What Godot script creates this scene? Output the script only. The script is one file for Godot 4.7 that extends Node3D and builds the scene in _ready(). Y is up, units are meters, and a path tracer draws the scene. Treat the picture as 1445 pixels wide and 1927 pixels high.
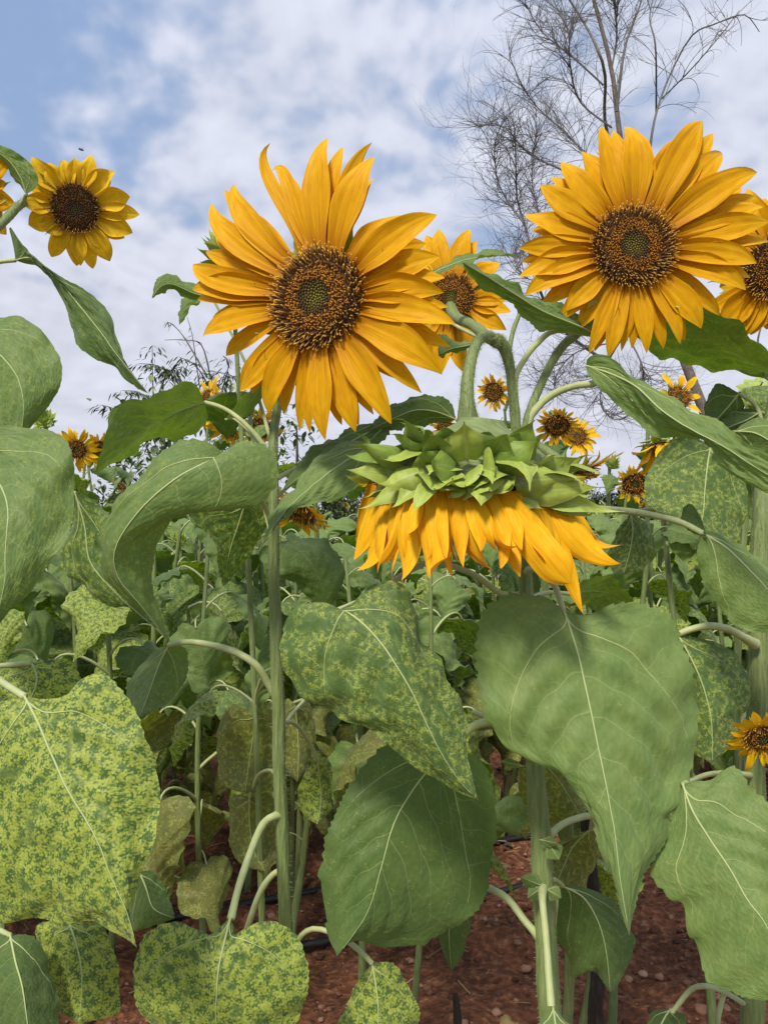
extends Node3D
# A sunflower field after rain: three big blooms in front, rows of mottled plants behind, a bare tree and a clouded sky.

const CX := 722.5
const CY := 963.5
const CAM_H := 1.05
const FOV := 66.0
const EXPOSURE := 1.5
var F := 963.5 / tan(deg_to_rad(FOV) / 2.0)
var rng := RandomNumberGenerator.new()
var counts := {}
var M := {}
var leaf_kinds: Array[ArrayMesh] = []
var leaf_kinds_far: Array[ArrayMesh] = []
var petiole_kinds: Array[ArrayMesh] = []
var noise := FastNoiseLite.new()

# ---------------------------------------------------------------- helpers
class Buf:
	var v := PackedVector3Array()
	var n := PackedVector3Array()
	var uv := PackedVector2Array()
	var uv2 := PackedVector2Array()
	var c := PackedColorArray()
	var i := PackedInt32Array()
	func mesh(with_color := false) -> ArrayMesh:
		var a := []
		a.resize(Mesh.ARRAY_MAX)
		a[Mesh.ARRAY_VERTEX] = v
		a[Mesh.ARRAY_NORMAL] = n
		a[Mesh.ARRAY_TEX_UV] = uv
		if with_color:
			a[Mesh.ARRAY_COLOR] = c
		if uv2.size() == v.size():
			a[Mesh.ARRAY_TEX_UV2] = uv2
		a[Mesh.ARRAY_INDEX] = i
		var m := ArrayMesh.new()
		m.add_surface_from_arrays(Mesh.PRIMITIVE_TRIANGLES, a)
		return m

# a point of the field, given where it is seen and how far away it stands
func P(x: float, y: float, d: float) -> Vector3:
	return Vector3((x - CX) / F * d, CAM_H - (y - CY) / F * d, -d)

func numbered(under: Node, called: String) -> String:
	var key := str(under.get_instance_id()) + called
	var k: int = counts.get(key, 0)
	counts[key] = k + 1
	return called if k == 0 else "%s_%03d" % [called, k]

func part(under: Node3D, called: String, m: Mesh, mat: Material, at := Transform3D.IDENTITY) -> MeshInstance3D:
	var o := MeshInstance3D.new()
	o.name = numbered(under, called)
	o.mesh = m
	o.material_override = mat
	o.transform = at
	under.add_child(o, true)
	return o

func tag(o: Node3D, label: String, category: String, group := "", kind := "") -> void:
	if label:
		o.set_meta("label", label)
	if category:
		o.set_meta("category", category)
	if group:
		o.set_meta("group", group)
	if kind:
		o.set_meta("kind", kind)

func thing(called: String, label: String, category: String, at: Vector3, group := "") -> Node3D:
	var o := Node3D.new()
	o.name = numbered(self, called)
	o.position = at
	tag(o, label, category, group)
	add_child(o, true)
	return o

func catmull(p: PackedVector3Array, k: int, t: float) -> Vector3:
	var n := p.size()
	var a := p[maxi(k - 1, 0)]
	var b := p[k]
	var c := p[mini(k + 1, n - 1)]
	var d := p[mini(k + 2, n - 1)]
	return b.cubic_interpolate(c, a, d, t)

# n + 1 points spread evenly along a smooth curve through p
func resample(p: PackedVector3Array, n: int) -> PackedVector3Array:
	var dense := PackedVector3Array()
	for k in p.size() - 1:
		for j in 8:
			dense.append(catmull(p, k, j / 8.0))
	dense.append(p[p.size() - 1])
	var acc := PackedFloat32Array([0.0])
	for k in range(1, dense.size()):
		acc.append(acc[k - 1] + dense[k].distance_to(dense[k - 1]))
	var whole := acc[acc.size() - 1]
	var out := PackedVector3Array()
	var k := 0
	for j in n + 1:
		var want := whole * j / n
		while k < acc.size() - 2 and acc[k + 1] < want:
			k += 1
		var span := maxf(acc[k + 1] - acc[k], 1e-9)
		out.append(dense[k].lerp(dense[k + 1], clampf((want - acc[k]) / span, 0.0, 1.0)))
	return out

func add_grid(b: Buf, pts: PackedVector3Array, rows: int, cols: int, uvs: PackedVector2Array) -> void:
	var at := b.v.size()
	var nrm := grid_normals(pts, rows, cols)
	b.v.append_array(pts)
	b.n.append_array(nrm)
	b.uv.append_array(uvs)
	for i in rows - 1:
		for j in cols - 1:
			var q := at + i * cols + j
			b.i.append_array(PackedInt32Array([q, q + 1, q + cols, q + 1, q + cols + 1, q + cols]))

func grid_normals(pts: PackedVector3Array, rows: int, cols: int) -> PackedVector3Array:
	var nrm := PackedVector3Array()
	nrm.resize(pts.size())
	for i in rows:
		var i0 := maxi(i - 1, 0) * cols
		var i1 := mini(i + 1, rows - 1) * cols
		for j in cols:
			var du := pts[i1 + j] - pts[i0 + j]
			var ds := pts[i * cols + mini(j + 1, cols - 1)] - pts[i * cols + maxi(j - 1, 0)]
			var x := du.cross(ds)
			if x.length_squared() < 1e-18:
				ds = pts[i1 + mini(j + 1, cols - 1)] - pts[i1 + maxi(j - 1, 0)] + pts[i0 + mini(j + 1, cols - 1)] - pts[i0 + maxi(j - 1, 0)]
				x = du.cross(ds)
			nrm[i * cols + j] = x.normalized() if x.length_squared() > 1e-20 else Vector3.UP
	return nrm

# a tube along p whose radius runs through r, with closed ends
func add_tube(b: Buf, p: PackedVector3Array, r: PackedFloat32Array, sides: int, col := Color.WHITE, with_color := false, ribs := 0.0) -> void:
	var at := b.v.size()
	var n := p.size()
	var ref := Vector3(0.31, 0.17, 0.93)
	var along := 0.0
	for k in n:
		var t := (p[mini(k + 1, n - 1)] - p[maxi(k - 1, 0)]).normalized()
		if t.length_squared() < 0.5:
			t = Vector3.UP
		var x := ref - t * ref.dot(t)
		if x.length_squared() < 1e-4:
			x = t.cross(Vector3(0.7, -0.2, 0.4))
		x = x.normalized()
		ref = x
		var y := t.cross(x)
		if k > 0:
			along += p[k].distance_to(p[k - 1])
		var rad := r[k] if k < r.size() else r[r.size() - 1]
		for s in sides + 1:
			var a := TAU * s / sides
			var rr := rad * (1.0 + (ribs * cos(a * 7.0) if ribs else 0.0))
			var d := x * cos(a) + y * sin(a)
			b.v.append(p[k] + d * rr)
			b.n.append(d)
			b.uv.append(Vector2(float(s) / sides, along * 4.0))
			if with_color:
				b.c.append(col)
	for k in n - 1:
		for s in sides:
			var q := at + k * (sides + 1) + s
			b.i.append_array(PackedInt32Array([q, q + sides + 1, q + 1, q + 1, q + sides + 1, q + sides + 2]))
	for end in [0, n - 1]:
		var c0 := b.v.size()
		var dir := (p[0] - p[1]).normalized() if end == 0 else (p[n - 1] - p[n - 2]).normalized()
		b.v.append(p[end])
		b.n.append(dir)
		b.uv.append(Vector2(0.5, 0.5))
		if with_color:
			b.c.append(col)
		for s in sides:
			var q: int = at + end * (sides + 1) + s
			if end == 0:
				b.i.append_array(PackedInt32Array([c0, q, q + 1]))
			else:
				b.i.append_array(PackedInt32Array([c0, q + 1, q]))

func tube_mesh(p: PackedVector3Array, r: PackedFloat32Array, sides := 8, ribs := 0.0) -> ArrayMesh:
	var b := Buf.new()
	add_tube(b, p, r, sides, Color.WHITE, false, ribs)
	return b.mesh()

# a stalk through [x, y, depth, radius in pixels] quadruples, seen under origin
func stalk(q: Array, origin: Vector3, n := 20, sides := 10, ribs := 0.0) -> ArrayMesh:
	var p := PackedVector3Array()
	var rr := PackedVector3Array()
	for k in q.size() / 4:
		p.append(P(q[4 * k], q[4 * k + 1], q[4 * k + 2]) - origin)
		rr.append(Vector3(q[4 * k + 3] / F * q[4 * k + 2], 0, 0))
	var dense := PackedVector3Array()
	var rad := PackedFloat32Array()
	var per := maxi(2, n / (p.size() - 1))
	for k in p.size() - 1:
		for j in per:
			dense.append(catmull(p, k, float(j) / per))
			rad.append(lerpf(rr[k].x, rr[k + 1].x, float(j) / per))
	dense.append(p[p.size() - 1])
	rad.append(rr[rr.size() - 1].x)
	for k in dense.size():
		dense[k] += Vector3(noise.get_noise_2d(dense[k].y * 900.0, k), 0, noise.get_noise_2d(dense[k].x * 900.0, k + 50)) * rad[k] * 0.25
		rad[k] *= 1.0 + 0.10 * noise.get_noise_2d(k * 31.0, dense[k].y * 500.0)
	return tube_mesh(dense, rad, sides, ribs)

# ---------------------------------------------------------------- leaves
# A blade stretched between its midrib and its two edges, with teeth, ripples and quilting between the veins.
func blade_points(mid: PackedVector3Array, le: PackedVector3Array, re: PackedVector3Array, nu: int, ns: int, o: Dictionary) -> PackedVector3Array:
	var m := resample(mid, nu)
	var l := resample(le, nu)
	var r := resample(re, nu)
	var cols := 2 * ns + 1
	var pts := PackedVector3Array()
	pts.resize((nu + 1) * cols)
	var size := mid[0].distance_to(mid[mid.size() - 1])
	var teeth: float = o.get("teeth", 22.0)
	var tooth: float = o.get("tooth", 0.018) * size
	var ripple: float = o.get("ripple", 0.018) * size
	var waves: float = o.get("waves", 3.2)
	var bulge: float = o.get("bulge", 0.03)
	var pucker: float = o.get("pucker", 0.010) * size
	var sd: float = o.get("seed", 0.0)
	for i in nu + 1:
		var u := float(i) / nu
		for j in cols:
			var s := float(j - ns) / ns
			var a := absf(s)
			var e := l[i] if s < 0.0 else r[i]
			var w := e - m[i]
			var p := m[i] + w * a
			if a > 0.75 and tooth > 0.0:
				var ph := u * teeth * (1.0 + 0.15 * sin(u * 9.0 + sd)) + sd + (0.37 if s < 0.0 else 0.0)
				var saw := ph - floorf(ph)
				var size_here := 0.55 + 0.75 * absf(sin(floorf(ph) * 2.3 + sd))
				p += w.normalized() * tooth * size_here * (saw - 0.35) * smoothstep(0.75, 1.0, a) * smoothstep(0.03, 0.12, u) * smoothstep(1.0, 0.93, u)
			pts[i * cols + j] = p
	var nrm := grid_normals(pts, nu + 1, cols)
	for i in nu + 1:
		var u := float(i) / nu
		var ends := sin(PI * clampf(u, 0.0, 1.0))
		for j in cols:
			var s := float(j - ns) / ns
			var a := absf(s)
			var e := l[i] if s < 0.0 else r[i]
			var w := (e - m[i]).length()
			var d := bulge * w * 4.0 * a * (1.0 - a)
			d += ripple * a * a * ends * (sin(TAU * (u * waves + 0.3 * s) + sd + (2.1 if s < 0.0 else 0.0)) + 0.6 * sin(TAU * u * waves * 2.3 + sd * 3.0 + s))
			d -= pucker * cos(TAU * (u - 0.09 - 0.42 * pow(a, 1.15)) / 0.125) * sin(PI * minf(a * 1.15, 1.0)) * ends
			d += size * 0.0075 * noise.get_noise_3d(u * 900.0 + sd * 31.0, s * 620.0, sd * 17.0) * ends
			d += size * 0.025 * float(o.get("crumple", 1.0)) * noise.get_noise_3d(u * 220.0 + sd * 91.0, s * 160.0, sd * 57.0) * (0.3 + a) * ends
			pts[i * cols + j] += nrm[i * cols + j] * d
	return pts

# the same blade measured in spans of the fleck pattern, so that flecks keep their size
func fleck_uv(pts: PackedVector3Array, nu: int, ns: int, scale: float) -> PackedVector2Array:
	var cols := 2 * ns + 1
	var base := pts[ns]
	var along := (pts[nu * cols + ns] - base).normalized()
	var across := (pts[(nu / 3) * cols + cols - 1] - pts[(nu / 3) * cols])
	across = (across - along * across.dot(along)).normalized()
	var off := Vector2(fposmod(base.x * 37.0, 1.0), fposmod(base.y * 53.0, 1.0))
	var out := PackedVector2Array()
	for p in pts:
		out.append(Vector2((p - base).dot(across), (p - base).dot(along)) * scale / 0.080 + off)
	return out

func blade_uv(nu: int, ns: int) -> PackedVector2Array:
	var uvs := PackedVector2Array()
	for i in nu + 1:
		for j in 2 * ns + 1:
			uvs.append(Vector2(float(j) / (2 * ns), float(i) / nu))
	return uvs

func flat_curve(a: Array, d0: float, d1: float, bow: float, e: float, origin: Vector3) -> PackedVector3Array:
	var out := PackedVector3Array()
	var n := a.size() / 2
	for k in n:
		var u := float(k) / (n - 1)
		out.append(P(a[2 * k], a[2 * k + 1], lerpf(d0, d1, u) + bow * 4.0 * u * (1.0 - u) + e * pow(sin(PI * u), 0.7)) - origin)
	return out

# one leaf of the plant: base and tip depth, how far the middle bows back, how far each edge lies behind the midrib, then midrib, left and right outline
func leaf(plant: Node3D, look: String, d0: float, d1: float, bow: float, el: float, er: float, mid: Array, le: Array, re: Array, o := {}) -> MeshInstance3D:
	var org := plant.position
	var nu: int = o.get("nu", 76)
	var ns: int = o.get("ns", 10)
	if not o.has("seed"):
		o.seed = fposmod(mid[0] * 0.137 + mid[1] * 0.071, 6.0)
	var pts := blade_points(flat_curve(mid, d0, d1, bow, 0.0, org), flat_curve(le, d0, d1, bow, el, org), flat_curve(re, d0, d1, bow, er, org), nu, ns, o)
	var b := Buf.new()
	add_grid(b, pts, nu + 1, 2 * ns + 1, blade_uv(nu, ns))
	b.uv2 = fleck_uv(pts, nu, ns, 1.0)
	var l := part(plant, "leaf", b.mesh(), M[look])
	if o.has("label"):
		l.set_meta("label", o.label)
	var vr: float = o.get("vein", 0.00115)
	if vr > 0.0:
		var cols := 2 * ns + 1
		var nrm := grid_normals(pts, nu + 1, cols)
		for which in 3:
			var p := PackedVector3Array()
			var r := PackedFloat32Array()
			var steps := 30
			for k in steps:
				var t := float(k) / (steps - 1)
				var a := 0.0 if which == 0 else 0.88 * t
				var u := 0.96 * t if which == 0 else 0.015 + 0.60 * pow(a, 1.30)
				var fi := u * nu
				var fj := ns + a * ns * (-1.0 if which == 1 else 1.0)
				var i0 := mini(int(fi), nu - 1)
				var j0 := clampi(int(fj), 0, cols - 2)
				var x := fi - i0
				var y := fj - j0
				var q := pts[i0 * cols + j0].lerp(pts[i0 * cols + j0 + 1], y).lerp(pts[(i0 + 1) * cols + j0].lerp(pts[(i0 + 1) * cols + j0 + 1], y), x)
				p.append(q)
				r.append(vr * (1.0 if which == 0 else 0.72) * (1.0 - 0.86 * t))
			part(l, "midrib" if which == 0 else "side_vein", tube_mesh(p, r, 6), M.vein)
	return l

# a leaf of unit length for the plants behind: base at the origin, running along +z and hanging down
func wild_leaf(nu: int, ns: int, pitch0: float, pitch1: float, fold: float, twist: float, wide: float, sd: float) -> ArrayMesh:
	var yy := PackedVector3Array()
	var tt := PackedVector3Array()
	var p := Vector3.ZERO
	for k in 21:
		var t := k / 20.0
		var a := lerpf(pitch0, pitch1, smoothstep(0.0, 0.75, t))
		var d := Vector3(0.10 * sin(sd + t * 2.0), sin(a), cos(a)).normalized()
		yy.append(p)
		tt.append(d)
		p += d / 20.0
	var halves := [PackedVector3Array(), PackedVector3Array()]
	var shape := [0.0, 0.0, 0.17, -0.09, 0.36, -0.05, 0.47, 0.10, 0.47, 0.26, 0.40, 0.46, 0.28, 0.66, 0.13, 0.85, 0.0, 1.0]
	for side in 2:
		var sg := -1.0 if side == 0 else 1.0
		for k in shape.size() / 2:
			var x: float = shape[2 * k] * wide * (1.0 + 0.12 * sin(sd * 3.0 + k + side * 2.0))
			var y: float = shape[2 * k + 1]
			var f := clampf(y, 0.0, 1.0) * 20.0
			var i0 := mini(int(f), 19)
			var c := yy[i0].lerp(yy[i0 + 1], f - i0)
			var t := tt[i0].lerp(tt[i0 + 1], f - i0).normalized()
			if y < 0.0:
				c += t * y
			var sv := Vector3.UP.cross(t)
			sv = (sv if sv.length() > 0.05 else Vector3.RIGHT).normalized()
			sv = sv.rotated(t, twist * clampf(y, 0.0, 1.0))
			var nv := t.cross(sv)
			if nv.y < 0.0 and nv.z < 0.0:
				nv = -nv
			halves[side].append(c + sv * x * sg * cos(fold) - nv * x * sin(fold))
	var mid := PackedVector3Array([yy[0], yy[4], yy[8], yy[12], yy[16], yy[20]])
	var b := Buf.new()
	var pts := blade_points(mid, halves[0], halves[1], nu, ns, {"seed": sd, "ripple": 0.055, "tooth": 0.030, "teeth": 17.0, "bulge": 0.10, "pucker": 0.016, "crumple": 1.8})
	add_grid(b, pts, nu + 1, 2 * ns + 1, blade_uv(nu, ns))
	b.uv2 = fleck_uv(pts, nu, ns, 0.19)
	return b.mesh()

# ---------------------------------------------------------------- flower parts
# One ray floret or bract, from base to tip; hint is the way its face looks.
func petal_mesh(base: Vector3, tip: Vector3, hint: Vector3, width: float, o := {}) -> ArrayMesh:
	var ax := tip - base
	var len := ax.length()
	var t0 := ax / len
	var side := hint.cross(t0).normalized()
	var nr := t0.cross(side)
	var bend: float = o.get("bend", 0.0)
	var lift: float = o.get("lift", 0.0)
	var cup: float = o.get("cup", 0.10)
	var twist: float = o.get("twist", 0.0)
	var curl: float = o.get("curl", 0.0)
	var bract: bool = o.get("bract", false)
	var rows: int = o.get("rows", 15)
	var cols: int = o.get("cols", 9)
	var sd: float = o.get("seed", 0.0)
	var c1 := base + ax * 0.33 + side * bend * len * 0.7 + nr * lift * len
	var c2 := base + ax * 0.75 + side * bend * len + nr * lift * len
	if o.has("c2"):
		c2 = o.c2 + nr * lift * len
	var pts := PackedVector3Array()
	var uvs := PackedVector2Array()
	for i in rows:
		var t := float(i) / (rows - 1)
		var p := base.bezier_interpolate(c1, c2, tip, t)
		var tn := base.bezier_derivative(c1, c2, tip, clampf(t, 0.02, 0.98)).normalized()
		var over := maxf(t - 0.62, 0.0) / 0.38
		p += nr * curl * len * over * over
		tn = (tn + nr * curl * 2.0 * over).normalized()
		var sv := hint.cross(tn)
		sv = (sv if sv.length() > 0.15 else side).normalized().rotated(tn, twist * smoothstep(0.15, 1.0, t))
		var nv := tn.cross(sv)
		var w: float
		if bract:
			w = lerpf(0.80, 1.0, smoothstep(0.0, 0.26, t)) if t < 0.26 else lerpf(pow(1.0 - (t - 0.26) / 0.74, 1.7), 1.0 - smoothstep(0.0, 1.0, (t - 0.26) / 0.74), 0.55)
		else:
			w = 1.0 - pow(maxf(t - 0.72, 0.0) / 0.28, 2.6) if o.get("strap", false) else 0.0
			w = w * lerpf(0.62, 1.0, smoothstep(0.0, 0.35, t)) if o.get("strap", false) else lerpf(0.58, 1.0, smoothstep(0.0, 0.45, t)) if t < 0.45 else pow(maxf(1.0 - pow((t - 0.45) / 0.55, 1.7), 0.0), 0.92)
		w = maxf(w * width * 0.5, width * 0.012)
		w *= 1.0 + 0.06 * sin(t * 9.0 + sd * 5.0)
		for j in cols:
			var s := 2.0 * j / (cols - 1) - 1.0
			var z := cup * w * (s * s * (1.6 - t)) * 1.3
			z += w * 0.11 * cos(s * 3.0 * PI + sd) * (1.0 - 0.6 * t) * (0.0 if bract else 1.0)
			z += w * (0.16 if not bract else 0.30) * sin(t * 7.0 + sd * 4.0 + s * 2.2) * t * absf(s)
			if bract:
				z -= 0.20 * w * exp(-s * s * 30.0) * (1.0 - t)
			pts.append(p + sv * s * w + nv * z)
			uvs.append(Vector2((s + 1.0) * 0.5, t))
	var b := Buf.new()
	add_grid(b, pts, rows, cols, uvs)
	return b.mesh()

func add_peg(b: Buf, base: Vector3, tip: Vector3, r0: float, r1: float, c0: Color, c1: Color, sides := 5) -> void:
	var ax := (tip - base).normalized()
	var x := ax.cross(Vector3(0.3, 0.9, 0.2)).normalized()
	var y := ax.cross(x)
	var at := b.v.size()
	for k in 3:
		var t: float = [0.0, 0.62, 1.0][k]
		var r: float = [r0, r0, r1][k]
		for s in sides:
			var a := TAU * s / sides
			var d := x * cos(a) + y * sin(a)
			b.v.append(base.lerp(tip, t) + d * r)
			b.n.append((d + ax * (0.9 if k == 2 else 0.1)).normalized())
			b.uv.append(Vector2(t, 0))
			b.c.append(c0 if k == 0 else c0.lerp(c1, 0.5) if k == 1 else c1)
	var top := b.v.size()
	b.v.append(tip + ax * r1 * 0.5)
	b.n.append(ax)
	b.uv.append(Vector2(1, 0))
	b.c.append(c1)
	for k in 2:
		for s in sides:
			var q := at + k * sides + s
			var q2 := at + k * sides + (s + 1) % sides
			b.i.append_array(PackedInt32Array([q, q + sides, q2, q2, q + sides, q2 + sides]))
	for s in sides:
		b.i.append_array(PackedInt32Array([top, at + 2 * sides + (s + 1) % sides, at + 2 * sides + s]))

func dome_z(q: float, rad: float) -> float:
	return rad * (0.20 * (1.0 - q * q) - 0.10 * exp(-q * q * 9.0))

# the florets of a disc, spiralling outward: green buds, then orange ones, then dark tubes with golden tips
func florets_mesh(rad: float, count: int, sd: int, ripe := 1.0, dull := 0.0) -> ArrayMesh:
	var r := RandomNumberGenerator.new()
	r.seed = sd
	var b := Buf.new()
	var cell := rad * sqrt(PI / count)
	for k in count:
		var q := sqrt((k + 0.5) / count)
		var a := k * 2.39996323
		var pos := Vector3(cos(a) * q * rad, sin(a) * q * rad, dome_z(q, rad))
		var out := Vector3(cos(a), sin(a), 0)
		var edge := q + r.randf_range(-0.06, 0.06)
		if edge < 0.37:
			var g := r.randf_range(0.7, 1.3)
			var mixv := smoothstep(0.08, 0.38, q)
			var tipc := Color(0.27 * g, 0.27 * g, 0.035).lerp(Color(0.06 * g, 0.045 * g, 0.012), mixv)
			add_peg(b, pos - Vector3(0, 0, cell * 0.5), pos + Vector3(0, 0, cell * 0.55) - out * cell * 0.15, cell * 0.36, cell * 0.20, Color(0.02, 0.02, 0.006), tipc.lerp(Color(0.05, 0.045, 0.03), dull))
		elif edge < lerpf(0.95, 0.69, ripe):
			var g := r.randf_range(0.6, 1.35)
			for m in 2:
				var off := Vector3(r.randf_range(-1, 1), r.randf_range(-1, 1), 0) * cell * 0.3
				add_peg(b, pos + off - Vector3(0, 0, cell * 0.4), pos + off * 2.0 + Vector3(0, 0, cell * r.randf_range(0.5, 1.2)), cell * 0.26, cell * 0.14, Color(0.16, 0.055, 0.008), Color(0.60 * g, 0.27 * g, 0.018).lerp(Color(0.11, 0.06, 0.03), dull), 4)
		else:
			var g := r.randf_range(0.7, 1.25)
			var lean := out * cell * r.randf_range(0.5, 2.0) * q + Vector3(r.randf_range(-1, 1), r.randf_range(-1, 1), 0) * cell * 0.5
			var tip := pos + lean + Vector3(0, 0, cell * r.randf_range(1.0, 2.0))
			add_peg(b, pos - Vector3(0, 0, cell * 0.4), tip, cell * 0.26, cell * 0.22, Color(0.15, 0.065, 0.012), Color(0.12, 0.054, 0.013), 5)
			if r.randf() < 0.7 + 0.28 * smoothstep(0.72, 0.9, q):
				var up := (tip - pos).normalized()
				add_peg(b, tip - up * cell * 0.3, tip + up * cell * r.randf_range(1.0, 2.2) + Vector3(r.randf_range(-1, 1), r.randf_range(-1, 1), 0) * cell * 0.25, cell * 0.17, cell * 0.23, Color(0.42 * g, 0.20 * g, 0.018), Color(0.58 * g, 0.325 * g, 0.045).lerp(Color(0.14, 0.08, 0.04), dull), 4)
	return b.mesh(true)

func dome_mesh(rad: float) -> ArrayMesh:
	var b := Buf.new()
	var pts := PackedVector3Array()
	var uvs := PackedVector2Array()
	for i in 9:
		var q := i / 8.0
		for j in 33:
			var a := TAU * j / 32.0
			pts.append(Vector3(cos(a) * q * rad, sin(a) * q * rad, dome_z(q, rad) - rad * 0.012))
			uvs.append(Vector2(q, j / 32.0))
	add_grid(b, pts, 9, 33, uvs)
	return b.mesh()

# the green back of a head, from the rim to the stalk
func back_mesh(rad: float, deep: float, neck: float, full := 1.4) -> ArrayMesh:
	var b := Buf.new()
	var pts := PackedVector3Array()
	var uvs := PackedVector2Array()
	for i in 11:
		var t := i / 10.0
		var q := lerpf(rad * 1.02, neck, smoothstep(0.0, 1.0, pow(t, full)))
		for j in 33:
			var a := TAU * j / 32.0
			var rr := q * (1.0 + 0.03 * sin(a * 5.0 + t * 3.0))
			pts.append(Vector3(cos(a) * rr, sin(a) * rr, -deep * t))
			uvs.append(Vector2(j / 32.0, t))
	add_grid(b, pts, 11, 33, uvs)
	return b.mesh()

func facing(n: Vector3) -> Basis:
	var z := n.normalized()
	var x := Vector3.UP.cross(z)
	x = (x if x.length() > 0.05 else Vector3.RIGHT).normalized()
	return Basis(x, z.cross(x), z)

func head_base(plant: Node3D, at: Vector3, n: Vector3, rad: float, count: int, sd: int, ripe := 1.0, dull := 0.0) -> MeshInstance3D:
	var h := part(plant, "flower_head", back_mesh(rad, rad * 0.55, rad * 0.22), M.bract, Transform3D(facing(n), at - plant.position))
	part(h, "seed_disc", dome_mesh(rad), M.disc_dark)
	part(h, "disc_florets", florets_mesh(rad, count, sd, ripe, dull), M.floret).set_meta("kind", "stuff")
	return h

# petals given by where their tips are seen: [x, y, width, bend, set-back, lift, twist, curl]
func seen_petals(plant: Node3D, h: MeshInstance3D, d: float, rad: float, rows: Array, mat: Material) -> void:
	var world := Transform3D(h.basis, h.position + plant.position)
	var inv := world.affine_inverse()
	var eye := Vector3(0, CAM_H, 0)
	var k := 0
	for row: Array in rows:
		var off: float = row[4] if row.size() > 4 else 0.0
		var ray := P(row[0], row[1], 1.0) - eye
		var pl := world.origin + world.basis.z * off
		var tip := inv * (eye + ray * ((pl - eye).dot(world.basis.z) / ray.dot(world.basis.z)))
		var a := atan2(tip.y, tip.x)
		if row.size() > 8:
			a += row[8]
		var base := Vector3(cos(a), sin(a), 0) * rad * 0.90 + Vector3(0, 0, -0.002 - 0.0012 * (k % 3))
		var extra := {}
		if row.size() > 10:
			var ray2 := P(row[9], row[10], 1.0) - eye
			extra.c2 = inv * (eye + ray2 * ((pl - eye).dot(world.basis.z) / ray2.dot(world.basis.z)))
		extra.merge({"bend": row[3] if row.size() > 3 else 0.0, "lift": row[5] if row.size() > 5 else 0.05, "twist": row[6] if row.size() > 6 else 0.34 * sin(k * 2.7), "curl": row[7] if row.size() > 7 else -0.05, "seed": k * 0.77, "cup": 0.10 + 0.12 * absf(sin(k * 1.9))})
		part(h, "petal", petal_mesh(base, tip, Vector3(0, 0, 1), row[2] * 0.96 / F * d, extra), mat)
		k += 1

func ring_bracts(h: MeshInstance3D, rad: float, count: int, length: float, width: float, sweep: float, sd: int) -> void:
	var r := RandomNumberGenerator.new()
	r.seed = sd
	for k in count:
		var a := TAU * (k + r.randf_range(-0.25, 0.25)) / count
		var o := Vector3(cos(a), sin(a), 0)
		var l := length * r.randf_range(0.75, 1.2)
		var base := o * rad * 0.92 + Vector3(0, 0, -rad * 0.16 * (1 + k % 2))
		var tip := o * (rad + l) + Vector3(0, 0, sweep * l + r.randf_range(-0.2, 0.2) * l)
		part(h, "bract", petal_mesh(base, tip, Vector3(0, 0, 1), width * r.randf_range(0.8, 1.2), {"bract": true, "rows": 9, "cols": 5, "curl": r.randf_range(-0.3, 0.25), "lift": -0.08, "seed": k * 1.3}), M.bract)

# a whole small head for the plants behind, looking along +z, with petals of random set
func small_head(plant: Node3D, at: Vector3, n: Vector3, rad: float, plen: float, count: int, sweep: float, sd: int, fine := true) -> MeshInstance3D:
	var r := RandomNumberGenerator.new()
	r.seed = sd
	var h := part(plant, "flower_head", back_mesh(rad, rad * 0.6, rad * 0.25), M.bract, Transform3D(facing(n), at - plant.position))
	part(h, "seed_disc", dome_mesh(rad), M.disc_dark)
	part(h, "disc_florets", florets_mesh(rad, 170 if fine else 70, sd, 0.75, 0.08), M.floret).set_meta("kind", "stuff")
	for k in count:
		var a := TAU * (k + r.randf_range(-0.35, 0.35)) / count
		var o := Vector3(cos(a), sin(a), 0)
		var l := plen * r.randf_range(0.75, 1.15)
		var sw := sweep + r.randf_range(-0.3, 0.3)
		var tip := o * (rad * 0.95 + l * cos(sw)) + Vector3(0, 0, l * sin(sw))
		part(h, "petal", petal_mesh(o * rad * 0.9, tip, Vector3(0, 0, 1), plen * r.randf_range(0.28, 0.42), {"rows": 8, "cols": 5, "bend": r.randf_range(-0.12, 0.12), "lift": 0.1 * r.randf(), "curl": r.randf_range(-0.25, 0.1), "twist": r.randf_range(-0.6, 0.6), "seed": k * 0.9}), M.petal_small)
	ring_bracts(h, rad, 12, plen * 0.45, plen * 0.3, -0.1, sd + 7)
	return h

func bud_head(plant: Node3D, at: Vector3, n: Vector3, rad: float, sd: int) -> MeshInstance3D:
	var h := part(plant, "flower_bud", back_mesh(rad, rad * 0.9, rad * 0.25), M.bract, Transform3D(facing(n), at - plant.position))
	for layer in 3:
		var r := RandomNumberGenerator.new()
		r.seed = sd + layer
		var cnt := 11
		for k in cnt:
			var a := TAU * (k + layer * 0.37 + r.randf_range(-0.2, 0.2)) / cnt
			var o := Vector3(cos(a), sin(a), 0)
			var base := o * rad * (0.95 - 0.2 * layer) + Vector3(0, 0, -rad * 0.3 + rad * 0.25 * layer)
			var tip := o * rad * (1.9 - 0.55 * layer) + Vector3(0, 0, rad * (0.4 + 0.6 * layer) * r.randf_range(0.7, 1.3))
			part(h, "bract", petal_mesh(base, tip, Vector3(0, 0, 1), rad * 0.75, {"bract": true, "rows": 8, "cols": 5, "curl": r.randf_range(-0.2, 0.3), "seed": k * 1.1}), M.bract)
	return h

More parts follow.
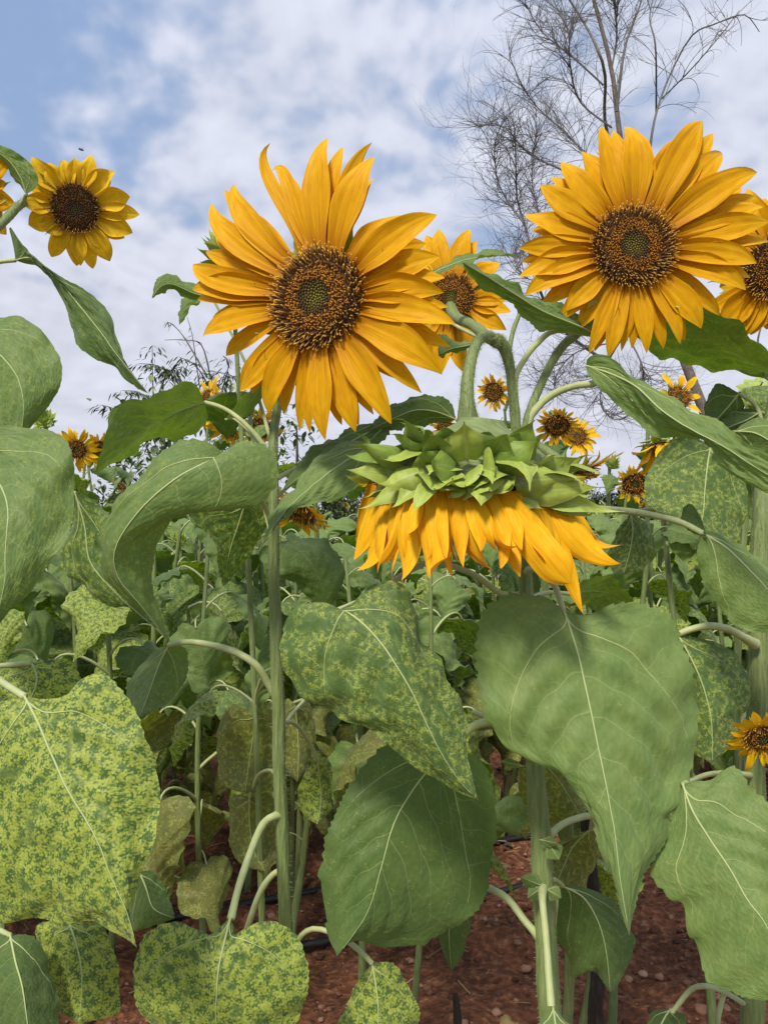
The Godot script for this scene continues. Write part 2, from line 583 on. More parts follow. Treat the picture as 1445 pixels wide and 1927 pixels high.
# ---------------------------------------------------------------- plants of the rows behind
# top: where the stem ends; head is attached by the caller
func row_plant(label: String, base: Vector3, top: Vector3, leaves: int, low: float, sd: int, group: String, far := false, size := 1.0, thick := 0.8) -> Node3D:
	var r := RandomNumberGenerator.new()
	r.seed = sd
	var pl := thing("sunflower_plant", label, "sunflower", base, group)
	var h := top.y - base.y
	var p := PackedVector3Array()
	var rad := PackedFloat32Array()
	var sway := Vector3(r.randf_range(-1, 1), 0, r.randf_range(-1, 1)) * 0.055 * h
	var n := 6 if far else 12
	for k in n + 1:
		var t := float(k) / n
		p.append((top - base) * t + sway * sin(PI * t) + Vector3(0, -0.03 if k == 0 else 0.0, 0))
		rad.append(thick * lerpf(0.0115, 0.0058, t) * (0.85 + 0.3 * fposmod(sd * 0.37, 1.0)))
	part(pl, "stem", tube_mesh(p, rad, 5 if far else 8), M.stem)
	var turn := r.randf() * TAU
	for k in leaves:
		var t := lerpf(low, 0.97, (k + r.randf_range(-0.3, 0.3)) / maxf(leaves - 1.0, 1.0))
		t = clampf(t, low, 0.985)
		turn += 2.4 + r.randf_range(-0.5, 0.5)
		var at := (top - base) * t + sway * sin(PI * t)
		var s := size * r.randf_range(0.15, 0.23) * (1.0 - 0.45 * smoothstep(0.75, 1.0, t)) * lerpf(0.8, 1.05, smoothstep(low, 0.5, t))
		var look: String
		var sick := (1.0 - t) * 1.05 + r.randf_range(-0.32, 0.46)
		if sick > 0.74:
			look = "leaf_dry"
		elif sick > 0.46:
			look = "leaf_sick" if r.randf() < 0.6 else "leaf_mottled"
		elif sick > 0.25:
			look = "leaf_specked" if r.randf() < 0.6 else "leaf_mottled"
		else:
			look = "leaf_green" if r.randf() < 0.6 else "leaf_deep"
		var kinds := leaf_kinds_far if far else leaf_kinds
		var droop := r.randi_range(0, 3) if t > 0.86 else r.randi_range(2, kinds.size() - 1)
		var bs := Basis(Vector3.UP, turn) * Basis(Vector3.RIGHT, r.randf_range(-0.15, 0.35)) * Basis(Vector3.FORWARD, r.randf_range(-0.35, 0.35))
		var reach := Vector3(sin(turn), 0, cos(turn)) * 0.52 * s + Vector3(0, 0.16 * s, 0)
		var lf := part(pl, "leaf", kinds[droop], M[look], Transform3D(bs.scaled(Vector3(s, s, s) * 1.0), at + reach))
		var local := lf.transform.affine_inverse()
		var foot := local * at
		if far:
			if k % 2 == 0:
				part(lf, "petiole", petiole(foot, 4), M.petiole)
		else:
			part(lf, "petiole", petiole(foot, 6), M.petiole)
	return pl

func petiole(foot: Vector3, sides: int) -> ArrayMesh:
	var a := foot
	var up := Vector3(0, 0.20, 0)
	var p := PackedVector3Array()
	var r := PackedFloat32Array()
	var n := 5 if sides < 5 else 9
	for k in n:
		var t := float(k) / (n - 1)
		p.append(a.bezier_interpolate(a * 0.66 + up, a * 0.2 + up, Vector3(0, 0.0, 0.01), t))
		r.append(lerpf(0.019, 0.010, t))
	return tube_mesh(p, r, sides)

# ---------------------------------------------------------------- materials
func noise_bytes(kind: int, freq: float, oct: int, sd: int, size: int, stretch := 1.0) -> PackedByteArray:
	var f := FastNoiseLite.new()
	f.seed = sd
	f.noise_type = kind
	f.frequency = freq
	f.fractal_octaves = oct
	f.fractal_type = FastNoiseLite.FRACTAL_FBM if oct > 1 else FastNoiseLite.FRACTAL_NONE
	var im := f.get_image(size, int(size * stretch), false, false, true)
	if stretch != 1.0:
		im.resize(size, size, Image.INTERPOLATE_BILINEAR)
	im.convert(Image.FORMAT_L8)
	return im.get_data()

const TS := 768

# brightness of the vein net of a leaf laid flat: x across from edge to edge, y from base to tip
func vein_bytes() -> PackedByteArray:
	var a := PackedByteArray()
	a.resize(TS * TS)
	for side in [-1.0, 1.0]:
		stamp_vein(a, side, 0.0, 0.0, 0.015, 0.60, 1.30, 0.95, 2.6, 210.0)
		for k in 6:
			var u0 := 0.09 + 0.125 * k + (0.02 if side > 0.0 else 0.0)
			stamp_vein(a, side, 0.0, 0.0, u0, 0.44 - 0.02 * k, 1.15, 0.90 - 0.03 * k, 1.5, 185.0)
			for m in 3:
				var sb := 0.22 + 0.2 * m + 0.03 * k
				stamp_vein(a, side, sb, sb, u0 + (0.44 - 0.02 * k) * pow(sb, 1.15), 0.85, 1.0, minf(sb + 0.16, 0.97), 0.9, 105.0)
				stamp_vein(a, side, sb, sb, u0 + (0.44 - 0.02 * k) * pow(sb, 1.15), 0.05, 1.0, minf(sb + 0.22, 0.97), 0.9, 105.0)
		for k in 5:
			var s0 := 0.18 + 0.14 * k
			var u0 := 0.015 + 0.60 * pow(s0, 1.30)
			stamp_vein(a, side, s0, s0, u0, 0.10 - 0.05 * k, 1.0, 0.97, 1.4, 125.0)
			stamp_vein(a, side, s0, s0, u0, 0.55, 1.0, minf(s0 + 0.26, 0.97), 1.1, 105.0)
	for y in TS:
		for x in range(TS / 2 - 4, TS / 2 + 5):
			var d := absf(x - TS / 2.0) / (3.6 * (1.0 - 0.75 * y / TS) + 0.6)
			if d < 1.0:
				a[y * TS + x] = maxi(a[y * TS + x], int(235.0 * (1.0 - d * d * 0.6)))
	return a

func stamp_vein(a: PackedByteArray, side: float, s_from: float, s0: float, u0: float, rise: float, power: float, s_to: float, thick: float, bright: float) -> void:
	var steps := 320
	for k in steps:
		var t := float(k) / steps
		var s := lerpf(s_from, s_to, t)
		var u := u0 + rise * pow(maxf(s - s0, 0.0), power) + 0.006 * sin(s * 21.0 + u0 * 40.0)
		var px := (0.5 + 0.5 * s * side) * (TS - 1)
		var py := u * (TS - 1)
		var w := thick * 1.2 * (1.0 - 0.7 * t) + 0.5
		for dy in range(-3, 4):
			for dx in range(-3, 4):
				var x := int(px) + dx
				var y := int(py) + dy
				if x < 0 or y < 0 or x >= TS or y >= TS:
					continue
				var d := Vector2(x - px, y - py).length() / w
				if d < 1.0:
					var q := int(bright * (1.0 - 0.5 * t) * (1.0 - d * d * 0.7))
					if a[y * TS + x] < q:
						a[y * TS + x] = q

func leaf_texture(veins: PackedByteArray, n: Array, base: Color, pale: Color, brown: float, lines: float) -> ImageTexture:
	var out := PackedByteArray()
	out.resize(TS * TS * 3)
	var fine: PackedByteArray = n[0]
	var clump: PackedByteArray = n[1]
	var broad: PackedByteArray = n[2]
	for q in TS * TS:
		var b := broad[q] / 255.0
		var f := fine[q] / 255.0
		var v := veins[q] / 255.0 * lines
		var k := (0.91 + 0.18 * b) * (0.90 + 0.20 * f)
		var r := base.r * k * (0.94 + 0.14 * b)
		var g := base.g * k
		var bl := base.b * k
		if brown > 0.0:
			var w := clampf((clump[q] / 255.0 * 0.45 + f * 0.25 + b * 0.3 + brown - 1.0) / 0.3, 0.0, 1.0)
			r = lerpf(r, 0.19, w * 0.8)
			g = lerpf(g, 0.135, w * 0.8)
			bl = lerpf(bl, 0.045, w * 0.8)
			if f > 0.87 - brown * 0.08:
				r *= 0.3
				g *= 0.25
				bl *= 0.25
		var c := Color(lerpf(r, pale.r, v), lerpf(g, pale.g, v), lerpf(bl, pale.b, v)).linear_to_srgb()
		out[3 * q] = clampi(int(c.r * 255.0), 0, 255)
		out[3 * q + 1] = clampi(int(c.g * 255.0), 0, 255)
		out[3 * q + 2] = clampi(int(c.b * 255.0), 0, 255)
	return ImageTexture.create_from_image(Image.create_from_data(TS, TS, false, Image.FORMAT_RGB8, out))

func seamless_bytes(kind: int, freq: float, oct: int, sd: int) -> PackedByteArray:
	var f := FastNoiseLite.new()
	f.seed = sd
	f.noise_type = kind
	f.frequency = freq
	f.fractal_octaves = oct
	f.fractal_type = FastNoiseLite.FRACTAL_FBM if oct > 1 else FastNoiseLite.FRACTAL_NONE
	f.cellular_return_type = FastNoiseLite.RETURN_DISTANCE
	if kind == FastNoiseLite.TYPE_CELLULAR:
		f.domain_warp_enabled = true
		f.domain_warp_amplitude = 9.0
		f.domain_warp_frequency = 0.06
	var im := f.get_seamless_image(TS, TS, false, false, 0.12, true)
	im.convert(Image.FORMAT_L8)
	return im.get_data()

# yellow virus flecks: blobs of uneven size, crowded where the clumps are
func fleck_texture(fields: Array, amount: float, soft: float, big: float, light: Color, deep: Color) -> ImageTexture:
	var out := PackedByteArray()
	out.resize(TS * TS * 4)
	var cell: PackedByteArray = fields[0]
	var small: PackedByteArray = fields[1]
	var fine: PackedByteArray = fields[2]
	var clump: PackedByteArray = fields[3]
	for q in TS * TS:
		var f := fine[q] / 255.0
		var blob := lerpf(small[q], cell[q], big) / 255.0
		var v := (1.0 - blob) * 0.60 + f * 0.40 + 0.60 * (clump[q] / 255.0 - 0.5) + amount - 1.0
		var m := clampf(v / soft, 0.0, 1.0)
		var c := light.lerp(deep, clampf(v * 2.2 + (f - 0.5), 0.0, 1.0)).linear_to_srgb()
		out[4 * q] = int(c.r * 255.0)
		out[4 * q + 1] = int(c.g * 255.0)
		out[4 * q + 2] = int(c.b * 255.0)
		out[4 * q + 3] = int(m * (190.0 + 60.0 * f))
	return ImageTexture.create_from_image(Image.create_from_data(TS, TS, false, Image.FORMAT_RGBA8, out))

# where on a leaf the flecks may be: along its edges and tip, in uneven fields
func fleck_mask(clump: PackedByteArray, veins: PackedByteArray, level: float, spread: float) -> ImageTexture:
	var out := PackedByteArray()
	out.resize(TS * TS)
	for y in TS:
		var u := float(y) / TS
		for x in TS:
			var q := y * TS + x
			var s := absf(x - TS * 0.5) / (TS * 0.5)
			var w := level + spread * (0.6 * u + 0.35 * s * s - 0.4) + 1.5 * (clump[q] / 255.0 - 0.5)
			out[q] = int(255.0 * clampf(w / 0.45, 0.0, 1.0) * (1.0 - 0.6 * veins[q] / 255.0))
	return ImageTexture.create_from_image(Image.create_from_data(TS, TS, false, Image.FORMAT_L8, out))

func lin(r: float, g: float, b: float) -> Color:
	return Color(r, g, b).linear_to_srgb()

func plain(r: float, g: float, b: float, rough := 0.7) -> StandardMaterial3D:
	var m := StandardMaterial3D.new()
	m.albedo_color = lin(r, g, b)
	m.roughness = rough
	m.cull_mode = BaseMaterial3D.CULL_DISABLED
	return m

func through(m: StandardMaterial3D, c: Color) -> StandardMaterial3D:
	m.backlight_enabled = true
	m.backlight = c
	return m

# colours that run from one noise value to the next, wrapped round a thing in its own axes
func noisy(stops: Array, freq: float, oct: int, scale: Vector3, rough: float, sd: int, relief := 0.0, world := false) -> StandardMaterial3D:
	var m := StandardMaterial3D.new()
	var f := FastNoiseLite.new()
	f.seed = sd
	f.frequency = freq
	f.fractal_octaves = oct
	var g := Gradient.new()
	g.offsets = PackedFloat32Array()
	g.colors = PackedColorArray()
	var offs := PackedFloat32Array()
	var cols := PackedColorArray()
	for s: Array in stops:
		offs.append(s[0])
		cols.append(lin(s[1], s[2], s[3]))
	g.offsets = offs
	g.colors = cols
	var t := NoiseTexture2D.new()
	t.width = 512
	t.height = 512
	t.seamless = true
	t.noise = f
	t.color_ramp = g
	m.albedo_texture = t
	if relief > 0.0:
		var h := NoiseTexture2D.new()
		h.width = 512
		h.height = 512
		h.seamless = true
		h.noise = f
		m.heightmap_enabled = true
		m.heightmap_texture = h
		m.heightmap_scale = relief
	m.uv1_triplanar = true
	m.uv1_world_triplanar = world
	m.uv1_scale = scale
	m.roughness = rough
	m.cull_mode = BaseMaterial3D.CULL_DISABLED
	return m

func petal_texture(base: Color, mid: Color, tip: Color) -> ImageTexture:
	var w := 128
	var h := 256
	var out := PackedByteArray()
	out.resize(w * h * 3)
	var f := FastNoiseLite.new()
	f.seed = 5
	f.frequency = 0.02
	f.fractal_octaves = 3
	for y in h:
		var t := float(y) / h
		for x in w:
			var streak := f.get_noise_2d(x * 6.5, y * 0.45)
			var blot := f.get_noise_2d(x * 1.2 + 900.0, y * 1.2)
			var c := base.lerp(mid, smoothstep(0.0, 0.38, t + 0.08 * streak)).lerp(tip, smoothstep(0.45, 1.0, t + 0.1 * blot))
			var k := 1.0 + 0.30 * streak + 0.10 * blot
			c = Color(c.r * (0.5 + 0.5 * k), c.g * k, c.b * k).linear_to_srgb()
			var q := 3 * (y * w + x)
			out[q] = clampi(int(c.r * 255.0), 0, 255)
			out[q + 1] = clampi(int(c.g * 255.0), 0, 255)
			out[q + 2] = clampi(int(c.b * 255.0), 0, 255)
	return ImageTexture.create_from_image(Image.create_from_data(w, h, false, Image.FORMAT_RGB8, out))

func bract_texture() -> ImageTexture:
	var w := 64
	var h := 128
	var out := PackedByteArray()
	out.resize(w * h * 3)
	var f := FastNoiseLite.new()
	f.seed = 8
	f.frequency = 0.04
	for y in h:
		var t := float(y) / h
		for x in w:
			var s := absf(x / 31.5 - 1.0)
			var k := 1.0 + 0.25 * f.get_noise_2d(x * 2.0, y)
			var c := Color(0.27 * k, 0.37 * k, 0.060).lerp(Color(0.36 * k, 0.45 * k, 0.065), t)
			c = c.lerp(Color(0.44, 0.52, 0.19), clampf(1.0 - s * 9.0, 0.0, 1.0) * 0.7)
			c = c.lerp(Color(0.44, 0.51, 0.16), clampf((s - 0.86) * 8.0, 0.0, 1.0) * 0.6)
			c = c.lerp(Color(0.02, 0.014, 0.01), smoothstep(0.93, 0.985, t))
			c = c.linear_to_srgb()
			var q := 3 * (y * w + x)
			out[q] = clampi(int(c.r * 255.0), 0, 255)
			out[q + 1] = clampi(int(c.g * 255.0), 0, 255)
			out[q + 2] = clampi(int(c.b * 255.0), 0, 255)
	return ImageTexture.create_from_image(Image.create_from_data(w, h, false, Image.FORMAT_RGB8, out))

func make_materials() -> void:
	var veins := vein_bytes()
	var fields := [
		noise_bytes(FastNoiseLite.TYPE_SIMPLEX_SMOOTH, 0.045, 3, 3, TS),
		noise_bytes(FastNoiseLite.TYPE_SIMPLEX_SMOOTH, 0.011, 2, 9, TS),
		noise_bytes(FastNoiseLite.TYPE_SIMPLEX_SMOOTH, 0.006, 3, 21, TS),
		noise_bytes(FastNoiseLite.TYPE_CELLULAR, 0.045, 1, 33, TS)]
	var hb := PackedByteArray()
	hb.resize(TS * TS)
	for q in TS * TS:
		hb[q] = clampi(int(150.0 + 0.10 * (fields[0][q] - 128) + 0.30 * (fields[3][q] - 128) + 0.16 * veins[q]), 0, 255)
	var relief := ImageTexture.create_from_image(Image.create_from_data(TS, TS, false, Image.FORMAT_L8, hb))
	var spots := [
		seamless_bytes(FastNoiseLite.TYPE_CELLULAR, 0.048, 1, 33), seamless_bytes(FastNoiseLite.TYPE_CELLULAR, 0.085, 1, 35),
		seamless_bytes(FastNoiseLite.TYPE_SIMPLEX_SMOOTH, 0.035, 3, 37), seamless_bytes(FastNoiseLite.TYPE_SIMPLEX_SMOOTH, 0.010, 2, 39)]
	var pale := Color(0.36, 0.45, 0.19)
	var flecks := {
		"few": fleck_texture(spots, 0.24, 0.12, 0.0, Color(0.20, 0.30, 0.09), Color(0.36, 0.42, 0.12)),
		"some": fleck_texture(spots, 0.38, 0.12, 0.1, Color(0.22, 0.32, 0.08), Color(0.38, 0.44, 0.10)),
		"many": fleck_texture(spots, 0.47, 0.16, 0.35, Color(0.30, 0.39, 0.09), Color(0.47, 0.53, 0.12)),
		"most": fleck_texture(spots, 0.57, 0.17, 0.6, Color(0.34, 0.44, 0.085), Color(0.50, 0.57, 0.11))}
	# name: base colour, flecks, mask level, mask spread, brown, vein contrast
	var looks := {
		"leaf_green": [Color(0.190, 0.292, 0.092), "few", 0.20, 0.25, 0.0, 0.80],
		"leaf_deep": [Color(0.112, 0.190, 0.054), "few", 0.10, 0.2, 0.0, 0.75],
		"leaf_specked": [Color(0.160, 0.255, 0.080), "some", 0.26, 0.45, 0.0, 0.75],
		"leaf_mottled": [Color(0.105, 0.185, 0.055), "many", 0.40, 0.5, 0.0, 0.45],
		"leaf_sick": [Color(0.092, 0.170, 0.048), "most", 0.70, 0.5, 0.0, 0.40],
		"leaf_dry": [Color(0.190, 0.215, 0.060), "many", 0.30, 0.2, 0.55, 0.28]}
	for k: String in looks:
		var a: Array = looks[k]
		var m := StandardMaterial3D.new()
		m.albedo_texture = leaf_texture(veins, fields, a[0], pale, a[4], a[5])
		m.detail_enabled = true
		m.detail_albedo = flecks[a[1]]
		m.detail_mask = fleck_mask(fields[1], veins, a[2], a[3])
		if a[1] in ["some", "many"]:
			m.uv2_scale = Vector3(1.55, 1.55, 1)
		m.detail_uv_layer = BaseMaterial3D.DETAIL_UV_2
		m.detail_blend_mode = BaseMaterial3D.BLEND_MODE_MIX
		m.heightmap_enabled = true
		m.heightmap_texture = relief
		m.heightmap_scale = 0.17
		m.roughness = 0.55
		m.metallic_specular = 0.40
		m.rim_enabled = true
		m.rim = 0.30
		m.rim_tint = 0.3
		m.cull_mode = BaseMaterial3D.CULL_DISABLED
		M[k] = through(m, Color(0.80, 0.86, 0.34))
	M.vein = through(plain(0.40, 0.48, 0.22, 0.6), Color(0.3, 0.3, 0.2))
	M.stem = noisy([[0.0, 0.115, 0.165, 0.055], [0.45, 0.165, 0.225, 0.080], [0.62, 0.19, 0.25, 0.095], [1.0, 0.27, 0.32, 0.15]], 0.012, 4, Vector3(30, 3.5, 30), 0.62, 12, 0.18)
	M.petiole = noisy([[0.0, 0.28, 0.35, 0.14], [0.6, 0.40, 0.46, 0.23], [1.0, 0.50, 0.52, 0.32]], 0.012, 3, Vector3(8, 8, 8), 0.6, 13)
	M.dead_stem = noisy([[0.0, 0.012, 0.010, 0.009], [0.6, 0.035, 0.026, 0.020], [1.0, 0.09, 0.065, 0.045]], 0.012, 4, Vector3(20, 4, 20), 0.9, 14, 0.15)
	for p in [["petal", Color(0.46, 0.175, 0.004), Color(0.67, 0.345, 0.005), Color(0.74, 0.42, 0.008)], ["petal_bright", Color(0.72, 0.35, 0.008), Color(0.80, 0.45, 0.012), Color(0.82, 0.44, 0.012)], ["petal_small", Color(0.70, 0.36, 0.008), Color(0.80, 0.49, 0.010), Color(0.82, 0.53, 0.015)], ["petal_lemon", Color(0.70, 0.40, 0.012), Color(0.80, 0.52, 0.020), Color(0.80, 0.55, 0.025)]]:
		var m := StandardMaterial3D.new()
		m.albedo_texture = petal_texture(p[1], p[2], p[3])
		m.roughness = 0.5
		m.metallic_specular = 0.22
		m.rim_enabled = true
		m.rim = 0.12
		m.rim_tint = 1.0
		m.cull_mode = BaseMaterial3D.CULL_DISABLED
		m.texture_repeat = false
		M[p[0]] = through(m, Color(0.66, 0.55, 0.20))
	var br := StandardMaterial3D.new()
	br.albedo_texture = bract_texture()
	br.roughness = 0.55
	br.rim_enabled = true
	br.rim = 0.3
	br.rim_tint = 0.4
	br.cull_mode = BaseMaterial3D.CULL_DISABLED
	br.texture_repeat = false
	M.bract = through(br, Color(0.4, 0.45, 0.2))
	var deep: StandardMaterial3D = br.duplicate()
	deep.albedo_color = Color(0.80, 0.86, 0.80)
	M.bract_deep = deep
	M.disc_dark = plain(0.075, 0.034, 0.011, 0.9)
	var fl := plain(1, 1, 1, 0.6)
	fl.vertex_color_use_as_albedo = true
	M.floret = fl
	M.bark = noisy([[0.0, 0.06, 0.052, 0.050], [0.5, 0.14, 0.125, 0.120], [1.0, 0.24, 0.22, 0.21]], 0.014, 4, Vector3(6, 1.2, 6), 0.9, 15, 0.6)
	M.bark_red = noisy([[0.0, 0.06, 0.048, 0.046], [0.5, 0.18, 0.148, 0.140], [1.0, 0.30, 0.26, 0.245]], 0.014, 4, Vector3(9, 1.6, 9), 0.9, 16, 0.8)
	M.twig = plain(0.125, 0.118, 0.125, 0.85)
	M.soil = noisy([[0.0, 0.055, 0.018, 0.009], [0.4, 0.118, 0.041, 0.020], [0.62, 0.175, 0.066, 0.033], [0.85, 0.29, 0.130, 0.070], [1.0, 0.42, 0.25, 0.16]], 0.03, 5, Vector3(2.1, 2.1, 2.1), 0.95, 17, 1.2, true)
	M.field = noisy([[0.0, 0.10, 0.065, 0.04], [0.4, 0.19, 0.13, 0.085], [0.6, 0.17, 0.17, 0.07], [1.0, 0.30, 0.25, 0.15]], 0.02, 5, Vector3(0.6, 0.6, 0.6), 0.95, 18, 0.8, true)
	var pb := plain(1, 1, 1, 0.9)
	pb.vertex_color_use_as_albedo = true
	M.clod = pb
	M.hose = plain(0.018, 0.018, 0.020, 0.45)
	M.bush = through(plain(1, 1, 1, 0.5), Color(0.35, 0.4, 0.15))
	M.bush.vertex_color_use_as_albedo = true
	M.insect = plain(0.02, 0.017, 0.02, 0.4)
	M.wing = plain(0.5, 0.5, 0.55, 0.3)
	M.wing.transparency = BaseMaterial3D.TRANSPARENCY_ALPHA
	M.wing.albedo_color.a = 0.25

# ---------------------------------------------------------------- sky
func make_sky() -> Sky:
	var w := 2048
	var h := 1024
	var data := PackedFloat32Array()
	data.resize(w * h * 3)
	var f := FastNoiseLite.new()
	f.seed = 41
	f.frequency = 1.0
	f.fractal_octaves = 5
	f.fractal_gain = 0.5
	var g := FastNoiseLite.new()
	g.seed = 77
	g.frequency = 1.0
	g.fractal_octaves = 3
	var gap := Vector3(-0.44, 0.50, -0.75).normalized()
	var gap2 := Vector3(0.12, 0.62, -0.80).normalized()
	for y in h:
		var up := PI * (0.5 - (y + 0.5) / h)
		if up < -0.03:
			for x in w:
				var q := 3 * (y * w + x)
				data[q] = 0.30
				data[q + 1] = 0.31
				data[q + 2] = 0.32
			continue
		var sy := sin(up)
		var cy := cos(up)
		for x in w:
			var a := TAU * (x + 0.5) / w - PI / 2.0
			var d := Vector3(cos(a) * cy, sy, sin(a) * cy)
			var flat := d / (maxf(sy, 0.0) + 0.28)
			var warp := g.get_noise_3d(flat.x * 0.9, flat.y * 0.9, flat.z * 0.9)
			var big := g.get_noise_3d(flat.x * 0.7 + 5.0, 3.0, flat.z * 0.7)
			var small := f.get_noise_3d(flat.x * 4.8 + warp * 1.4, flat.z * 4.8 + warp, flat.y * 2.0)
			var tiny := f.get_noise_3d(flat.x * 13.0 + warp * 2.0, flat.z * 13.0, flat.y * 5.0 + 9.0)
			var c := 0.80 + 0.40 * big + 0.74 * small + 0.36 * tiny
			c -= 0.68 * smoothstep(0.955, 0.999, d.dot(gap)) + 0.35 * smoothstep(0.975, 0.999, d.dot(gap2))
			c += 0.45 * smoothstep(0.42, 0.08, sy)
			c = smoothstep(0.05, 1.0, c)
			var blue := Color(0.29, 0.415, 0.665).lerp(Color(0.40, 0.50, 0.70), smoothstep(0.5, 0.0, sy))
			var white := Color(0.70, 0.735, 0.86).lerp(Color(0.70, 0.72, 0.83), smoothstep(0.5, 0.05, sy))
			white = white * (1.0 + 0.15 * small + 0.10 * tiny)
			var col := blue.lerp(white, c)
			var q := 3 * (y * w + x)
			data[q] = col.r
			data[q + 1] = col.g
			data[q + 2] = col.b
	var im := Image.create_from_data(w, h, false, Image.FORMAT_RGBF, data.to_byte_array())
	var m := PanoramaSkyMaterial.new()
	m.panorama = ImageTexture.create_from_image(im)
	m.energy_multiplier = 1.0 / EXPOSURE
	var s := Sky.new()
	s.sky_material = m
	return s

# ---------------------------------------------------------------- the place
func _ready() -> void:
	rng.seed = 20
	noise.seed = 11
	noise.frequency = 0.01
	noise.fractal_octaves = 3
	var cam := Camera3D.new()
	cam.name = "camera"
	cam.fov = FOV
	cam.near = 0.05
	cam.far = 400.0
	cam.position = Vector3(0, CAM_H, 0)
	add_child(cam)
	cam.current = true
	var env := Environment.new()
	env.background_mode = Environment.BG_SKY
	env.sky = make_sky()
	env.tonemap_mode = Environment.TONE_MAPPER_LINEAR
	env.tonemap_exposure = EXPOSURE
	env.sdfgi_enabled = true
	env.ssao_enabled = true
	env.ssil_enabled = true
	var we := WorldEnvironment.new()
	we.name = "world"
	we.environment = env
	add_child(we)
	var sun := DirectionalLight3D.new()
	sun.name = "sun"
	sun.light_energy = 0.86
	sun.light_color = Color(1.0, 0.955, 0.86)
	sun.light_angular_distance = 11.0
	sun.shadow_enabled = true
	sun.rotation_degrees = Vector3(-50, -24, 0)
	add_child(sun)
	make_materials()
	ground()
	far_trees()
	bare_tree()
	bush()
	make_wild_leaves()
	rows_behind()
	blooms_behind()
	middle_plants()
	plant_left()
	plant_a()
	plant_b()
	plant_c()
	small_things()

func ground() -> void:
	var pl := PlaneMesh.new()
	pl.size = Vector2(500, 500)
	var g := part(self, "ground", pl, M.field, Transform3D(Basis(), Vector3(0, -0.05, 0)))
	tag(g, "", "", "", "structure")
	# the tilled bed, with its lumps
	var b := Buf.new()
	var pts := PackedVector3Array()
	var uvs := PackedVector2Array()
	var nx := 150
	var nz := 150
	for k in nz:
		var z := -0.3 - 7.5 * pow(k / (nz - 1.0), 1.4)
		for j in nx:
			var x := lerpf(-4.5, 4.5, j / (nx - 1.0))
			var y := 0.030 * noise.get_noise_2d(x * 160.0, z * 160.0) + 0.024 * noise.get_noise_2d(x * 700.0 + 90.0, z * 700.0) + 0.014 * noise.get_noise_2d(x * 2100.0, z * 2100.0 + 50.0)
			pts.append(Vector3(x, y, z))
			uvs.append(Vector2(x, z))
	add_grid(b, pts, nz, nx, uvs)
	tag(part(self, "soil", b.mesh(), M.soil), "", "", "", "structure")
	# loose clods, pale grit and straw
	var r := RandomNumberGenerator.new()
	r.seed = 4
	var stone := Buf.new()
	stone_shape(stone, 0)
	scatter("loose_clods", stone.mesh(), 11000, r, [Color(0.075, 0.027, 0.015), Color(0.11, 0.045, 0.026), Color(0.16, 0.075, 0.046), Color(0.25, 0.145, 0.10)], 0.0025, 0.012, 0.8)
	var straw := tube_mesh(PackedVector3Array([Vector3(-0.5, 0, 0), Vector3(-0.1, 0.03, 0.02), Vector3(0.5, 0, -0.03)]), PackedFloat32Array([0.022, 0.024, 0.018]), 4)
	scatter("straw_litter", straw, 2600, r, [Color(0.36, 0.26, 0.15), Color(0.22, 0.13, 0.08), Color(0.5, 0.38, 0.26), Color(0.12, 0.06, 0.04)], 0.015, 0.07, 1.0)
	var dead := wild_leaf(14, 4, 0.5, -0.6, 0.8, 0.7, 0.7, 4.2)
	scatter("dead_leaf_litter", dead, 130, r, [Color(0.16, 0.10, 0.055), Color(0.09, 0.06, 0.04), Color(0.24, 0.18, 0.08), Color(0.05, 0.038, 0.03)], 0.04, 0.11, 1.0)
	scatter("fallen_petals", petal_mesh(Vector3.ZERO, Vector3(0, 0, 1), Vector3.UP, 0.3, {"rows": 6, "cols": 4, "curl": 0.3}), 60, r, [Color(0.45, 0.22, 0.02), Color(0.3, 0.14, 0.02)], 0.03, 0.05, 1.0)
	for k in 9:
		var at: Array = [[905, 1640, 1.0], [1345, 1880, 1.1], [1270, 1910, 1.6], [990, 1828, 1.0], [920, 1610, 1.5], [1320, 1905, 1.2], [1240, 1843, 0.8], [1210, 1838, 0.8], [660, 1655, 1.2]][k]
		var d: float = CAM_H * F / (at[1] - CY)
		var s := Buf.new()
		stone_shape(s, k + 1)
		var o := part(self, "stone", s.mesh(true), M.clod, Transform3D(Basis(Vector3.UP, k * 1.3).scaled(Vector3.ONE * 0.013 * at[2]), P(at[0], at[1], d) + Vector3(0, 0.006, 0)))
		tag(o, ["small reddish stone below the end of the upper black hose", "flat brown stone at the lower right edge of the soil", "broad dull stone at the bottom right of the bare soil", "reddish stone left of the thick stem on bare soil", "brown stone just under the upper hose beside the large leaf", "dark lump of stone in the bottom right corner soil", "pale pinkish pebble on the soil between thick stem and right leaf", "pale pebble left of the pinkish pebble on bare soil", "brown stone on the soil by the slim tall stem"][k], "stone", "stones lying on the red soil")
	for k in 2:
		var a: Array = [[[150, 1765], [339, 1732], [525, 1697], [617, 1680], [780, 1640], [928, 1593], [986, 1580], [1160, 1542], [1420, 1500]], [[380, 1812], [575, 1787], [617, 1779], [760, 1738], [877, 1702], [965, 1680], [1150, 1632], [1420, 1580]]][k]
		var p := PackedVector3Array()
		for q: Array in a:
			var d: float = CAM_H * F / (q[1] - CY)
			p.append(P(q[0], q[1], d) + Vector3(0, 0.012, 0))
		p = resample(p, 50)
		var h := part(self, "drip_hose", tube_mesh(p, PackedFloat32Array([0.0095]), 10), M.hose)
		tag(h, ["black irrigation hose on the soil, the farther of two", "black irrigation hose on the soil, the nearer of two"][k], "hose", "drip irrigation hoses")

